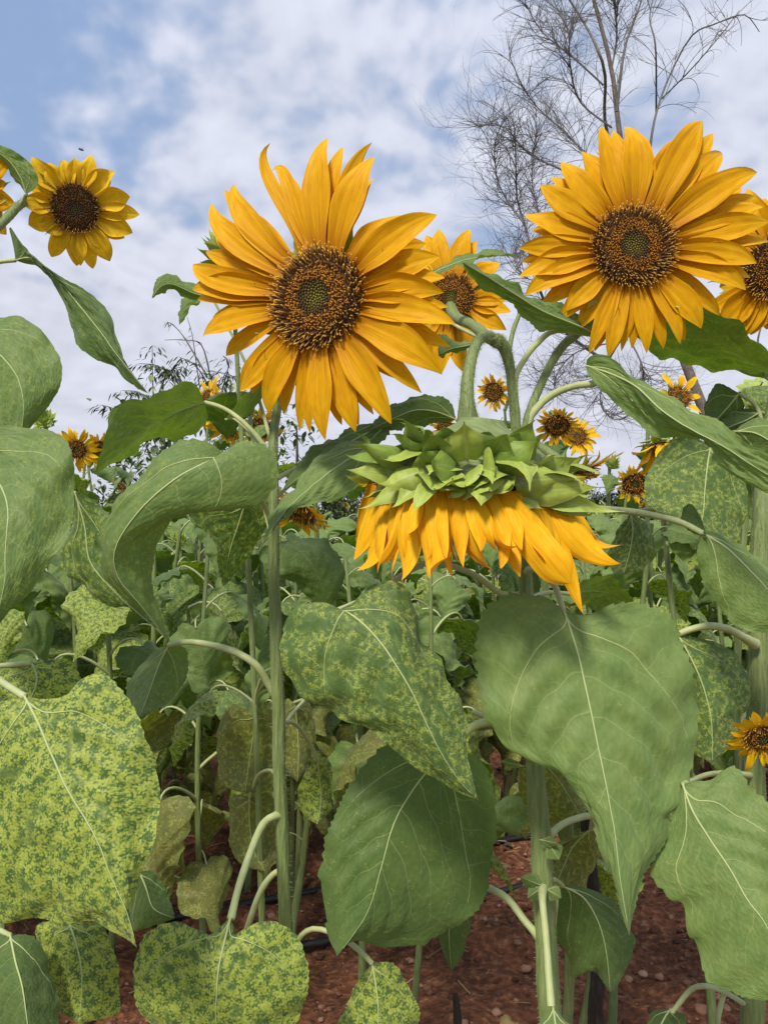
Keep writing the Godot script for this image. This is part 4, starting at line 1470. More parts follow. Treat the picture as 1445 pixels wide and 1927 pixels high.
func plant_a() -> void:
	var d := 0.86
	var a := thing("sunflower_plant", "slim tall sunflower with the large forward-facing bloom left of centre", "sunflower", foot_of(566, d))
	part(a, "stem", stalk([590, 570, 0.87, 13, 566, 640, 0.895, 10, 532, 720, 0.90, 9, 517, 800, 0.885, 8.5, 514, 880, 0.87, 9.5, 515, 1000, 0.86, 10.5, 519, 1200, 0.86, 12, 527, 1450, 0.86, 12.5, 538, 1740, 0.86, 13, 550, 2150, 0.86, 14, 566, 2790, 0.86, 15], a.position, 60, 12, 0.03), M.stem)
	bristles(a, [590, 570, 0.87, 13, 566, 640, 0.895, 10, 532, 720, 0.90, 9, 517, 800, 0.885, 8.5, 514, 880, 0.87, 9.5, 515, 1000, 0.86, 10.5, 519, 1200, 0.86, 12, 527, 1450, 0.86, 12.5, 538, 1740, 0.86, 13, 550, 2150, 0.86, 14, 566, 2790, 0.86, 15], 0.0, 0.9, 2600, 1)
	var n := Vector3(-0.40, 0.05, 0.9)
	var c := P(591, 558, 0.80)
	var rad := 93.0 / F * 0.80
	var h := head_base(a, c - n.normalized() * 0.008, n, rad, 760, 7)
	h.name = "flower_head"
	seen_petals(a, h, 0.80, rad, [
		[470, 400, 50, 0.0, -0.020], [415, 352, 40, 0.0, -0.014], [380, 470, 40, 0.0, -0.016], [365, 560, 44, 0.0, -0.014], [470, 740, 44, 0.0, -0.016], [580, 815, 36, 0.0, -0.014], [840, 575, 46, 0.0, -0.014], [845, 650, 46, 0.0, -0.016], [640, 270, 46, 0.0, -0.02], [700, 330, 46, 0.0, -0.02], [650, 330, 60, 0.0, -0.020], [760, 400, 60, 0.0, -0.022], [400, 440, 50, 0.0, -0.02], [370, 520, 50, 0.0, -0.02], [400, 610, 46, 0.0, -0.02], [530, 780, 44, 0.0, -0.02], [800, 640, 60, 0.0, -0.02], [700, 780, 46, 0.0, -0.02], [420, 668, 42, 0.0, -0.020], [800, 455, 60, 0.05, -0.022], [462, 715, 40, 0.0, -0.020], [640, 800, 40, 0.0, -0.02], [560, 812, 34, 0.06, -0.018], [672, 800, 50, 0.0, -0.018], [760, 715, 50, 0.0, -0.02], [694, 260, 40, -0.04, -0.018, 0.02, 0.9, -0.06, 0.05, 652, 320],
		[790, 738, 44, 0.04, -0.012], [835, 520, 50, 0.03, -0.014], [447, 735, 64, 0.05, -0.010], [395, 595, 44, 0.03, -0.014], [433, 340, 52, 0.10, -0.012, 0.06, 0.5], [545, 330, 38, -0.05, -0.012, 0.05, 0.2],
		[606, 248, 62, 0.02, -0.006, 0.06, 0.1, -0.10], [511, 272, 30, -0.16, -0.004, 0.06, 0.9, 0.02, 0.08, 466, 318], [502, 318, 36, 0.20, -0.002, 0.05, 0.5, -0.06, -0.48, 560, 288], [391, 377, 50, 0.12, -0.006, 0.07, 0.4], [356, 494, 56, 0.10, -0.004, 0.06], [356, 542, 56, -0.04, -0.008, 0.06], [377, 630, 54, -0.06, -0.004, 0.07],
		[503, 778, 56, -0.08, -0.006, 0.06], [608, 827, 60, 0.02, -0.002, 0.08], [665, 812, 56, 0.04, -0.010, 0.05], [732, 796, 62, 0.07, -0.004, 0.07], [828, 702, 66, 0.08, -0.002, 0.08], [853, 607, 58, 0.05, -0.004, 0.08], [832, 548, 56, 0.06, -0.008, 0.07], [824, 480, 58, 0.02, -0.008, 0.06, 0.3], [815, 397, 68, -0.03, -0.004, 0.10, 0.2, -0.10], [700, 290, 66, 0.05, 0.0, 0.08, 0.15, -0.06]
	], M.petal)
	ring_bracts(h, rad, 22, 0.038, 0.024, -0.15, 3)
	var l4 := leaf(a, "leaf_green", 0.88, 0.84, 0.0, -0.035, 0.045, [385, 757, 340, 772, 300, 795, 240, 842, 178, 893], [385, 757, 372, 728, 352, 717, 318, 735, 280, 747, 240, 753, 212, 772, 200, 812, 192, 850, 178, 893], [385, 757, 390, 785, 375, 812, 345, 820, 310, 826, 280, 831, 255, 850, 222, 868, 178, 893], {"tooth": 0.008})
	stem_to(l4, a, [514, 872, 0.87, 6, 490, 830, 0.87, 5, 455, 792, 0.87, 4.5, 420, 768, 0.88, 4.5, 385, 757, 0.88, 4])
	var l26 := leaf(a, "leaf_green", 0.90, 0.92, 0.0, -0.02, 0.015, [424, 790, 452, 775, 478, 748, 503, 706], [424, 790, 450, 752, 480, 724, 503, 706], [424, 790, 462, 786, 492, 750, 503, 706], {"nu": 40, "ns": 6, "vein": 0.0009})
	stem_to(l26, a, [424, 790, 0.90, 2, 440, 788, 0.90, 2, 470, 815, 0.88, 3, 514, 880, 0.87, 3])
	var l5 := leaf(a, "leaf_specked", 0.76, 0.78, -0.04, 0.02, 0.03, [424, 858, 380, 874, 325, 905, 262, 962, 218, 1030, 222, 1085, 266, 1140, 318, 1208], [424, 858, 395, 833, 350, 829, 305, 848, 275, 885, 240, 925, 198, 985, 186, 1022, 200, 1085, 246, 1135, 290, 1168, 318, 1208], [424, 858, 440, 838, 465, 831, 508, 846, 524, 885, 510, 925, 470, 950, 400, 953, 335, 964, 300, 1005, 288, 1055, 290, 1110, 303, 1160, 318, 1208], {"pucker": 0.004, "ripple": 0.012})
	stem_to(l5, a, [515, 1000, 0.86, 5, 500, 960, 0.85, 5, 488, 935, 0.83, 5, 450, 880, 0.79, 4, 424, 858, 0.76, 4])
	var l7 := leaf(a, "leaf_mottled", 0.93, 0.95, 0.0, -0.02, 0.02, [462, 945, 448, 990, 432, 1040, 420, 1104], [462, 945, 420, 945, 366, 955, 362, 985, 402, 1012, 410, 1060, 420, 1104], [462, 945, 490, 925, 508, 940, 502, 990, 470, 1045, 442, 1082, 420, 1104])
	stem_to(l7, a, [516, 1035, 0.87, 4, 505, 985, 0.88, 4, 488, 935, 0.90, 4, 462, 945, 0.93, 3])
	var l8 := leaf(a, "leaf_green", 0.90, 0.76, 0.0, 0.03, -0.02, [705, 838, 650, 868, 590, 912, 535, 965, 487, 1042], [705, 838, 660, 828, 622, 842, 588, 872, 548, 918, 518, 962, 500, 1000, 487, 1042], [705, 838, 700, 880, 652, 930, 605, 948, 556, 958, 522, 985, 498, 1015, 487, 1042], {"tooth": 0.008})
	stem_to(l8, a, [514, 905, 0.87, 4, 560, 880, 0.93, 4, 640, 850, 0.95, 4, 705, 838, 0.90, 4])
	var l8b := leaf(a, "leaf_deep", 0.95, 0.86, 0.0, 0.02, 0.0, [742, 792, 690, 815, 640, 842, 590, 876, 530, 925], [742, 792, 690, 795, 630, 822, 575, 855, 530, 925], [742, 792, 720, 830, 660, 862, 600, 890, 530, 925], {"nu": 50, "ns": 7})
	stem_to(l8b, a, [515, 940, 0.87, 3, 600, 870, 0.97, 3, 742, 792, 0.95, 3])
	var lt := leaf(a, "leaf_specked", 0.92, 0.86, 0.02, 0.03, 0.02, [318, 1214, 300, 1250, 282, 1300, 262, 1352], [318, 1214, 280, 1235, 250, 1275, 240, 1320, 262, 1352], [318, 1214, 350, 1222, 352, 1270, 320, 1320, 262, 1352])
	stem_to(lt, a, [520, 1308, 0.86, 8, 508, 1292, 0.86, 8, 480, 1250, 0.85, 7, 430, 1222, 0.86, 6.5, 360, 1208, 0.89, 6, 318, 1214, 0.92, 5])
	var l15 := leaf(a, "leaf_sick", 0.72, 0.70, -0.02, 0.03, 0.03, [434, 1726, 422, 1775, 412, 1820, 408, 1870, 408, 1930, 430, 2030], [434, 1726, 405, 1752, 378, 1758, 352, 1741, 317, 1737, 283, 1754, 262, 1780, 253, 1815, 253, 1868, 275, 1912, 300, 1955, 360, 2010, 430, 2030], [434, 1726, 452, 1766, 470, 1749, 506, 1734, 536, 1744, 562, 1767, 577, 1815, 576, 1867, 560, 1925, 510, 1990, 430, 2030], {"bulge": 0.06, "pucker": 0.008})
	stem_to(l15, a, [531, 1533, 0.86, 9, 512, 1538, 0.85, 8, 494, 1552, 0.84, 7.5, 472, 1600, 0.80, 7, 448, 1670, 0.75, 7, 434, 1730, 0.72, 8])
	stem_to(l15, a, [536, 1640, 0.88, 6, 515, 1645, 0.88, 6, 490, 1680, 0.88, 6, 462, 1760, 0.88, 6], "petiole")
	var l24 := leaf(a, "leaf_green", 0.95, 0.90, 0.0, 0.01, 0.02, [400, 560, 365, 552, 325, 535, 302, 540, 286, 562], [400, 560, 372, 535, 345, 528, 318, 516, 296, 524, 286, 562], [400, 560, 372, 566, 345, 556, 325, 546, 304, 552, 286, 562], {"nu": 40, "ns": 6, "vein": 0.0008})
	stem_to(l24, a, [515, 850, 0.88, 3, 470, 700, 0.95, 3, 400, 560, 0.95, 2.5])
	# old leaves low on the plant
	var old := leaf(a, "leaf_dry", 1.02, 1.0, 0.02, 0.03, 0.03, [478, 1345, 476, 1390, 468, 1440, 462, 1492], [478, 1345, 440, 1325, 418, 1350, 408, 1420, 420, 1476, 462, 1492], [478, 1345, 505, 1322, 522, 1340, 528, 1420, 516, 1480, 462, 1492], {"bulge": 0.10})
	stem_to(old, a, [521, 1260, 0.87, 4, 500, 1265, 0.95, 3.5, 484, 1300, 1.0, 3.5, 478, 1345, 1.02, 3.5])
	var old2 := leaf(a, "leaf_dry", 1.05, 1.03, 0.02, 0.03, 0.03, [555, 1322, 560, 1370, 562, 1420, 560, 1472], [555, 1322, 535, 1318, 528, 1370, 535, 1440, 560, 1472], [555, 1322, 578, 1318, 592, 1360, 585, 1430, 560, 1472], {"bulge": 0.10})
	stem_to(old2, a, [525, 1390, 0.87, 4, 545, 1350, 0.95, 3.5, 572, 1318, 1.02, 3.5, 555, 1322, 1.05, 3])
	var old3 := leaf(a, "leaf_sick", 0.98, 0.98, 0.02, 0.02, 0.02, [598, 1430, 602, 1470, 604, 1510, 598, 1552], [598, 1430, 575, 1452, 562, 1490, 572, 1530, 598, 1552], [598, 1430, 618, 1425, 624, 1470, 622, 1520, 598, 1552], {"bulge": 0.10})
	stem_to(old3, a, [524, 1360, 0.87, 4, 555, 1362, 0.92, 3.5, 580, 1395, 0.96, 3.5, 598, 1430, 0.98, 3.5])
	var old4 := leaf(a, "leaf_dry", 1.02, 1.0, 0.02, 0.03, 0.03, [470, 1500, 470, 1550, 478, 1600, 500, 1640], [470, 1500, 435, 1500, 432, 1560, 445, 1620, 500, 1640], [470, 1500, 510, 1495, 522, 1550, 520, 1610, 500, 1640], {"bulge": 0.10})
	stem_to(old4, a, [526, 1470, 0.87, 4, 510, 1450, 0.95, 3.5, 485, 1460, 1.0, 3.5, 470, 1500, 1.02, 3.5])
	var low := leaf(a, "leaf_sick", 0.80, 0.78, 0.0, 0.02, 0.02, [700, 1812, 708, 1860, 712, 1910, 708, 2000], [700, 1812, 672, 1850, 648, 1900, 640, 1950, 708, 2000], [700, 1812, 742, 1815, 775, 1870, 788, 1930, 708, 2000], {"bulge": 0.08})
	stem_to(low, a, [542, 1830, 0.86, 5, 560, 1772, 0.85, 5, 590, 1748, 0.84, 5, 640, 1762, 0.82, 5, 680, 1792, 0.80, 5, 700, 1812, 0.80, 5])

func plant_b() -> void:
	var b := thing("sunflower_plant", "thick-stemmed sunflower with a drooping bloom in the centre and an open bloom at upper right", "sunflower", foot_of(1075, 0.80))
	part(b, "stem", stalk([932, 638, 0.85, 13, 948, 652, 0.855, 12, 958, 690, 0.86, 9.5, 964, 740, 0.86, 9.5, 974, 850, 0.86, 10.5, 985, 1000, 0.86, 12, 988, 1060, 0.86, 12.5, 998, 1300, 0.85, 15, 1010, 1480, 0.83, 18, 1020, 1650, 0.82, 20, 1034, 1900, 0.80, 21.5, 1050, 2200, 0.80, 23, 1075, 2920, 0.80, 25], b.position, 60, 14, 0.03), M.stem)
	bristles(b, [932, 638, 0.85, 13, 948, 652, 0.855, 12, 958, 690, 0.86, 9.5, 964, 740, 0.86, 9.5, 974, 850, 0.86, 10.5, 985, 1000, 0.86, 12, 988, 1060, 0.86, 12.5, 998, 1300, 0.85, 15, 1010, 1480, 0.83, 18, 1020, 1650, 0.82, 20, 1034, 1900, 0.80, 21.5, 1050, 2200, 0.80, 23, 1075, 2920, 0.80, 25], 0.0, 0.9, 3200, 2)
	part(b, "stalk", stalk([938, 648, 0.85, 10, 925, 633, 0.845, 9, 908, 634, 0.83, 9, 890, 662, 0.80, 10, 880, 710, 0.775, 12, 878, 750, 0.765, 13.5, 881, 785, 0.762, 19, 886, 825, 0.762, 34], b.position, 40, 12, 0.02), M.stem)
	bristles(b, [938, 648, 0.85, 10, 925, 633, 0.845, 9, 908, 634, 0.83, 9, 890, 662, 0.80, 10, 880, 710, 0.775, 12, 878, 750, 0.765, 13.5, 881, 785, 0.762, 19, 886, 825, 0.762, 34], 0.0, 1.0, 1500, 3)
	part(b, "stalk", stalk([940, 645, 0.85, 12, 920, 635, 0.88, 11, 890, 612, 0.95, 10, 858, 596, 1.05, 10, 848, 575, 1.13, 12], b.position, 24, 10), M.stem)
	part(b, "stalk", stalk([984, 830, 0.86, 7, 992, 785, 0.86, 7.5, 1012, 735, 0.87, 8, 1036, 685, 0.88, 8, 1062, 648, 0.89, 8.5, 1092, 622, 0.90, 9, 1150, 560, 0.90, 10, 1190, 500, 0.87, 12, 1196, 470, 0.845, 16], b.position, 40, 12), M.stem)
	bristles(b, [984, 830, 0.86, 7, 992, 785, 0.86, 7.5, 1012, 735, 0.87, 8, 1036, 685, 0.88, 8, 1062, 648, 0.89, 8.5, 1092, 622, 0.90, 9, 1150, 560, 0.90, 10, 1190, 500, 0.87, 12, 1196, 470, 0.845, 16], 0.0, 1.0, 900, 4)
	# the open bloom at upper right
	var n := Vector3(-0.06, 0.03, 1.0)
	var rad := 74.0 / F * 0.82
	var h := head_base(b, P(1195, 461, 0.82) - Vector3(0, 0, 0.006), n, rad, 760, 17)
	seen_petals(b, h, 0.82, rad, [
		[1290, 640, 36, 0.0, -0.016], [1300, 225, 44, 0.0, -0.014], [1155, 240, 40, 0.0, -0.016], [1036, 330, 40, 0.0, -0.014], [980, 490, 40, 0.0, -0.014], [1425, 365, 44, 0.0, -0.014], [1435, 455, 44, 0.0, -0.014], [1415, 520, 40, 0.0, -0.014], [1250, 655, 34, 0.0, -0.012], [1170, 660, 30, 0.0, -0.012], [1015, 575, 40, 0.0, -0.014], [1210, 250, 54, 0.0, -0.018], [1095, 280, 50, 0.0, -0.018], [1400, 350, 50, 0.0, -0.018], [1000, 430, 46, 0.0, -0.018], [1010, 540, 46, 0.0, -0.018], [1390, 530, 46, 0.0, -0.018], [1265, 260, 50, 0.0, -0.018], [1450, 450, 46, 0.0, -0.018], [1085, 620, 44, 0.0, -0.018], [1040, 360, 44, 0.0, -0.018], [1345, 245, 50, 0.0, -0.016], [1000, 490, 40, 0.0, -0.018], [1160, 640, 40, 0, -0.018], [1240, 640, 36, 0, -0.018],
		[1440, 385, 48, 0.03, -0.012], [1356, 592, 40, 0.03, -0.012], [1050, 605, 40, -0.04, -0.012], [1120, 660, 36, -0.02, -0.012], [1190, 655, 30, 0.0, -0.012], [1372, 272, 54, 0.03, -0.010, 0.05, 0.2, -0.16],
		[1134, 232, 52, 0.06, -0.006, 0.06], [1180, 226, 58, -0.08, -0.002, 0.08, 0.2, -0.14, -0.06], [1329, 216, 64, 0.04, -0.004, 0.08, 0.2, -0.10], [1428, 320, 60, 0.08, -0.004, 0.08, 0.2], [1450, 414, 54, 0.0, -0.006, 0.06], [1426, 492, 54, 0.04, -0.004, 0.07], [1406, 543, 52, 0.06, -0.006, 0.07], [1321, 616, 52, 0.05, -0.003, 0.07], [1281, 646, 38, 0.05, -0.006, 0.05], [1218, 663, 36, 0.0, -0.004, 0.06], [1146, 673, 40, -0.03, -0.003, 0.07], [1109, 664, 34, -0.02, -0.008, 0.05], [1066, 584, 46, -0.06, -0.004, 0.07], [989, 553, 52, -0.08, -0.003, 0.08, 0.2], [977, 518, 54, -0.03, -0.006, 0.07], [977, 464, 48, 0.02, -0.004, 0.07], [987, 402, 54, 0.06, -0.006, 0.07], [1017, 345, 54, 0.08, -0.003, 0.08], [1057, 301, 56, 0.06, -0.005, 0.08]
	], M.petal)
	ring_bracts(h, rad, 20, 0.036, 0.022, -0.15, 5)
	# the bloom behind, at the end of the side stalk
	var n4 := Vector3(-0.32, 0.10, 0.93)
	var rad4 := 43.0 / F * 1.12
	var h4 := head_base(b, P(848, 562, 1.12), n4, rad4, 420, 27, 0.55)
	seen_petals(b, h4, 1.12, rad4, [[760, 600, 40, 0, -0.012], [775, 480, 40, 0, -0.012], [800, 440, 36, 0, -0.012], [900, 660, 36, 0, -0.012], [938, 500, 34, 0, -0.012], [825, 429, 40, 0.05, -0.006], [883, 429, 44, 0.04, -0.004], [868, 440, 30, 0, -0.01], [896, 452, 32, 0.03, -0.006], [941, 494, 44, 0.04, -0.004], [956, 560, 40, 0.03, -0.004], [961, 586, 36, 0, -0.006], [952, 620, 34, 0, -0.006], [868, 697, 42, 0, -0.004], [829, 702, 42, 0, -0.004], [792, 637, 42, 0, -0.006], [812, 680, 36, 0, -0.010], [775, 540, 40, 0, -0.006]], M.petal)
	ring_bracts(h4, rad4, 18, 0.034, 0.02, -0.1, 6)
	droop_head(b)
	# leaves
	var l34 := leaf(b, "leaf_green", 0.84, 0.80, 0.0, 0.01, 0.01, [918, 638, 880, 650, 850, 656, 825, 668], [918, 638, 880, 642, 850, 640, 826, 628, 825, 668], [918, 638, 885, 656, 850, 664, 832, 672, 825, 668], {"nu": 40, "ns": 6, "vein": 0.0008})
	stem_to(l34, b, [935, 635, 0.845, 3, 918, 638, 0.84, 3])
	var l23 := leaf(b, "leaf_green", 0.95, 0.93, 0.0, 0.01, -0.01, [796, 524, 845, 500, 900, 484, 973, 481], [796, 524, 835, 496, 873, 480, 923, 469, 973, 481], [796, 524, 850, 506, 900, 488, 940, 480, 973, 481], {"nu": 44, "ns": 6, "vein": 0.0008, "tooth": 0.005})
	stem_to(l23, b, [935, 650, 0.86, 3, 840, 600, 1.0, 3, 796, 524, 0.95, 3])
	var l22 := leaf(b, "leaf_green", 0.86, 0.76, 0.0, 0.015, 0.02, [1135, 634, 1085, 612, 1020, 585, 960, 548, 915, 520, 870, 494], [1135, 634, 1090, 628, 1040, 626, 1012, 617, 980, 593, 946, 563, 908, 540, 880, 516, 870, 494], [1135, 634, 1132, 614, 1093, 594, 1043, 574, 993, 554, 943, 529, 895, 501, 870, 494], {"tooth": 0.010})
	stem_to(l22, b, [972, 800, 0.86, 6, 968, 720, 0.86, 6, 984, 680, 0.86, 6, 1015, 642, 0.87, 6, 1050, 622, 0.88, 5, 1135, 634, 0.86, 4])
	part(b, "petiole", stalk([958, 660, 0.86, 5, 966, 622, 0.87, 4.5, 978, 588, 0.88, 4, 985, 560, 0.89, 4], b.position, 16, 8), M.stem)
	var l18 := leaf(b, "leaf_green", 0.84, 0.66, 0.0, 0.02, 0.02, [1102, 688, 1150, 704, 1196, 727, 1245, 772, 1300, 808, 1360, 840, 1430, 885, 1540, 950], [1102, 688, 1106, 674, 1126, 666, 1156, 678, 1184, 710, 1227, 729, 1263, 750, 1292, 770, 1324, 782, 1356, 790, 1381, 813, 1405, 834, 1448, 860, 1540, 950], [1102, 688, 1106, 704, 1130, 733, 1162, 766, 1202, 798, 1243, 819, 1283, 827, 1324, 836, 1340, 860, 1364, 884, 1405, 908, 1448, 930, 1540, 950], {"tooth": 0.006, "ripple": 0.008})
	stem_to(l18, b, [986, 900, 0.86, 8, 992, 800, 0.86, 8, 1012, 765, 0.86, 8, 1040, 742, 0.86, 7.5, 1078, 727, 0.85, 7, 1115, 722, 0.84, 7, 1130, 716, 0.835, 5])
	var l27 := leaf(b, "leaf_deep", 0.98, 0.92, 0.0, 0.02, 0.02, [858, 790, 820, 775, 780, 772, 735, 790, 690, 812], [858, 790, 850, 765, 830, 745, 780, 748, 730, 765, 690, 812], [858, 790, 830, 795, 790, 800, 745, 808, 690, 812], {"nu": 50, "ns": 7})
	stem_to(l27, b, [972, 840, 0.86, 4, 910, 790, 0.95, 4, 858, 790, 0.98, 4])
	var l9 := leaf(b, "leaf_mottled", 0.72, 0.68, -0.02, 0.03, 0.04, [636, 1148, 660, 1156, 688, 1178, 720, 1214, 744, 1250, 775, 1302, 802, 1361, 826, 1410, 862, 1467, 901, 1507], [636, 1148, 622, 1138, 600, 1133, 569, 1137, 540, 1160, 527, 1205, 531, 1250, 552, 1290, 573, 1320, 604, 1337, 638, 1354, 673, 1361, 714, 1376, 739, 1403, 763, 1434, 804, 1456, 846, 1480, 901, 1507], [636, 1148, 652, 1140, 668, 1130, 690, 1105, 716, 1096, 744, 1098, 772, 1120, 791, 1168, 806, 1204, 829, 1246, 843, 1289, 872, 1316, 881, 1356, 877, 1398, 881, 1441, 901, 1507], {"nu": 96, "ns": 12, "tooth": 0.009})
	stem_to(l9, b, [988, 1120, 0.86, 6, 945, 1118, 0.85, 6, 905, 1090, 0.83, 6, 870, 1072, 0.82, 6, 800, 1060, 0.80, 5.5, 700, 1120, 0.76, 5, 636, 1148, 0.72, 5])
	var l10 := leaf(b, "leaf_green", 0.74, 0.64, 0.0, 0.03, 0.03, [1060, 1148, 1084, 1220, 1103, 1300, 1122, 1390, 1140, 1480, 1155, 1560, 1166, 1650, 1184, 1762], [1060, 1148, 1030, 1125, 1000, 1119, 950, 1121, 914, 1148, 900, 1190, 896, 1250, 906, 1312, 935, 1380, 965, 1412, 1006, 1436, 1060, 1463, 1087, 1492, 1105, 1523, 1118, 1556, 1130, 1601, 1146, 1651, 1163, 1704, 1184, 1762], [1060, 1148, 1100, 1158, 1150, 1143, 1190, 1134, 1230, 1145, 1265, 1170, 1282, 1220, 1300, 1290, 1316, 1345, 1312, 1400, 1300, 1450, 1282, 1494, 1258, 1527, 1256, 1560, 1241, 1597, 1227, 1626, 1212, 1659, 1196, 1692, 1188, 1733, 1184, 1762], {"nu": 120, "ns": 14, "teeth": 30.0, "tooth": 0.020, "vein": 0.0012, "label": "very large smooth green blade hanging below the drooping bloom"})
	stem_to(l10, b, [990, 1080, 0.86, 7, 1000, 1070, 0.84, 6.5, 1020, 1078, 0.81, 6, 1045, 1105, 0.77, 6, 1060, 1150, 0.74, 6])
	var l11 := leaf(b, "leaf_deep", 0.82, 0.76, -0.01, 0.02, 0.03, [860, 1408, 800, 1456, 746, 1540, 718, 1630, 690, 1720, 634, 1800], [860, 1408, 805, 1380, 735, 1395, 668, 1462, 622, 1556, 603, 1640, 612, 1715, 622, 1765, 634, 1800], [860, 1408, 910, 1440, 931, 1520, 929, 1600, 908, 1690, 868, 1728, 810, 1772, 740, 1780, 680, 1772, 650, 1775, 634, 1800], {"nu": 90, "ns": 12, "teeth": 26.0, "ripple": 0.010, "tooth": 0.018})
	stem_to(l11, b, [1005, 1375, 0.85, 8, 970, 1366, 0.84, 8, 932, 1359, 0.83, 8, 895, 1364, 0.82, 8, 872, 1385, 0.82, 7, 860, 1408, 0.82, 6])
	stem_to(l11, b, [1002, 1330, 0.86, 5, 960, 1348, 0.90, 5, 925, 1352, 0.93, 5, 890, 1340, 0.95, 5])
	var l28 := leaf(b, "leaf_specked", 0.92, 0.96, 0.0, -0.03, 0.03, [1075, 1118, 1110, 1112, 1150, 1118, 1198, 1142], [1075, 1118, 1100, 1092, 1140, 1082, 1172, 1102, 1198, 1142], [1075, 1118, 1100, 1140, 1140, 1150, 1170, 1150, 1198, 1142], {"nu": 46, "ns": 7})
	stem_to(l28, b, [990, 1130, 0.86, 4, 1030, 1115, 0.90, 4, 1075, 1118, 0.92, 4])
	var l30 := leaf(b, "leaf_deep", 0.88, 0.86, 0.0, 0.03, 0.02, [1057, 1667, 1098, 1690, 1125, 1735, 1140, 1790, 1148, 1868], [1057, 1667, 1044, 1690, 1046, 1755, 1068, 1798, 1075, 1838, 1112, 1826, 1130, 1845, 1148, 1868], [1057, 1667, 1108, 1672, 1155, 1698, 1186, 1750, 1188, 1800, 1172, 1835, 1148, 1868], {"tooth": 0.012})
	stem_to(l30, b, [1021, 1665, 0.82, 6, 1040, 1655, 0.85, 5, 1057, 1667, 0.88, 5])
	var l31 := leaf(b, "leaf_dry", 1.0, 1.02, 0.02, 0.02, 0.03, [1010, 1430, 1040, 1455, 1065, 1490, 1095, 1540], [1010, 1430, 975, 1450, 985, 1510, 1025, 1560, 1095, 1540], [1010, 1430, 1055, 1442, 1085, 1470, 1108, 1510, 1095, 1540], {"bulge": 0.12, "pucker": 0.02})
	stem_to(l31, b, [1010, 1480, 0.84, 5, 1000, 1440, 0.92, 4, 1010, 1430, 1.0, 4])
	var l32 := leaf(b, "leaf_dry", 0.98, 0.98, 0.02, 0.02, 0.03, [1112, 1560, 1080, 1590, 1060, 1630, 1040, 1680], [1112, 1560, 1060, 1580, 1035, 1610, 1022, 1650, 1040, 1680], [1112, 1560, 1130, 1600, 1115, 1640, 1085, 1680, 1040, 1680], {"bulge": 0.12, "pucker": 0.02})
	stem_to(l32, b, [1022, 1590, 0.83, 7, 1040, 1565, 0.86, 7, 1070, 1545, 0.90, 6.5, 1112, 1536, 0.95, 6, 1112, 1560, 0.98, 5])
	var l36 := leaf(b, "leaf_green", 0.72, 0.66, 0.0, 0.02, 0.02, [1040, 1895, 1045, 1930, 1050, 1980, 1050, 2060], [1040, 1895, 1010, 1925, 990, 1970, 1050, 2060], [1040, 1895, 1068, 1925, 1100, 1970, 1050, 2060], {"nu": 40, "ns": 6})
	stem_to(l36, b, [1020, 1672, 0.80, 7, 1020, 1700, 0.77, 7, 1028, 1780, 0.75, 7, 1038, 1895, 0.72, 8])
	stem_to(l36, b, [1030, 1690, 0.83, 6, 1045, 1690, 0.83, 5, 1042, 1740, 0.84, 5, 1038, 1800, 0.84, 5])
	var bits := [[1022, 1668, 978, 1650, 36], [1020, 1670, 992, 1690, 34], [1026, 1672, 1056, 1690, 34], [1030, 1585, 1052, 1618, 40], [1015, 1580, 1050, 1588, 22], [1010, 1440, 990, 1410, 24], [985, 1442, 940, 1432, 18]]
	for q: Array in bits:
		var mx: float = (q[0] + q[2]) * 0.5
		var my: float = (q[1] + q[3]) * 0.5
		var dir := Vector2(q[2] - q[0], q[3] - q[1])
		var pr: Vector2 = dir.orthogonal().normalized() * q[4] * 0.5
		leaf(b, "leaf_green", 0.80, 0.78, 0.0, 0.006, 0.006, [q[0], q[1], mx, my, q[2], q[3]], [q[0], q[1], mx - pr.x, my - pr.y, q[2], q[3]], [q[0], q[1], mx + pr.x, my + pr.y, q[2], q[3]], {"nu": 20, "ns": 5, "vein": 0.0006, "tooth": 0.0})
	var lp := leaf(b, "leaf_deep", 0.90, 0.92, 0.0, 0.02, 0.02, [895, 1674, 860, 1700, 845, 1750, 850, 1830], [895, 1674, 850, 1690, 818, 1740, 850, 1830], [895, 1674, 890, 1710, 875, 1780, 850, 1830], {"nu": 40, "ns": 6})
	stem_to(lp, b, [1020, 1772, 0.81, 8, 1004, 1752, 0.81, 7.5, 985, 1730, 0.82, 7, 955, 1692, 0.84, 7, 920, 1672, 0.87, 6.5, 895, 1674, 0.90, 6])

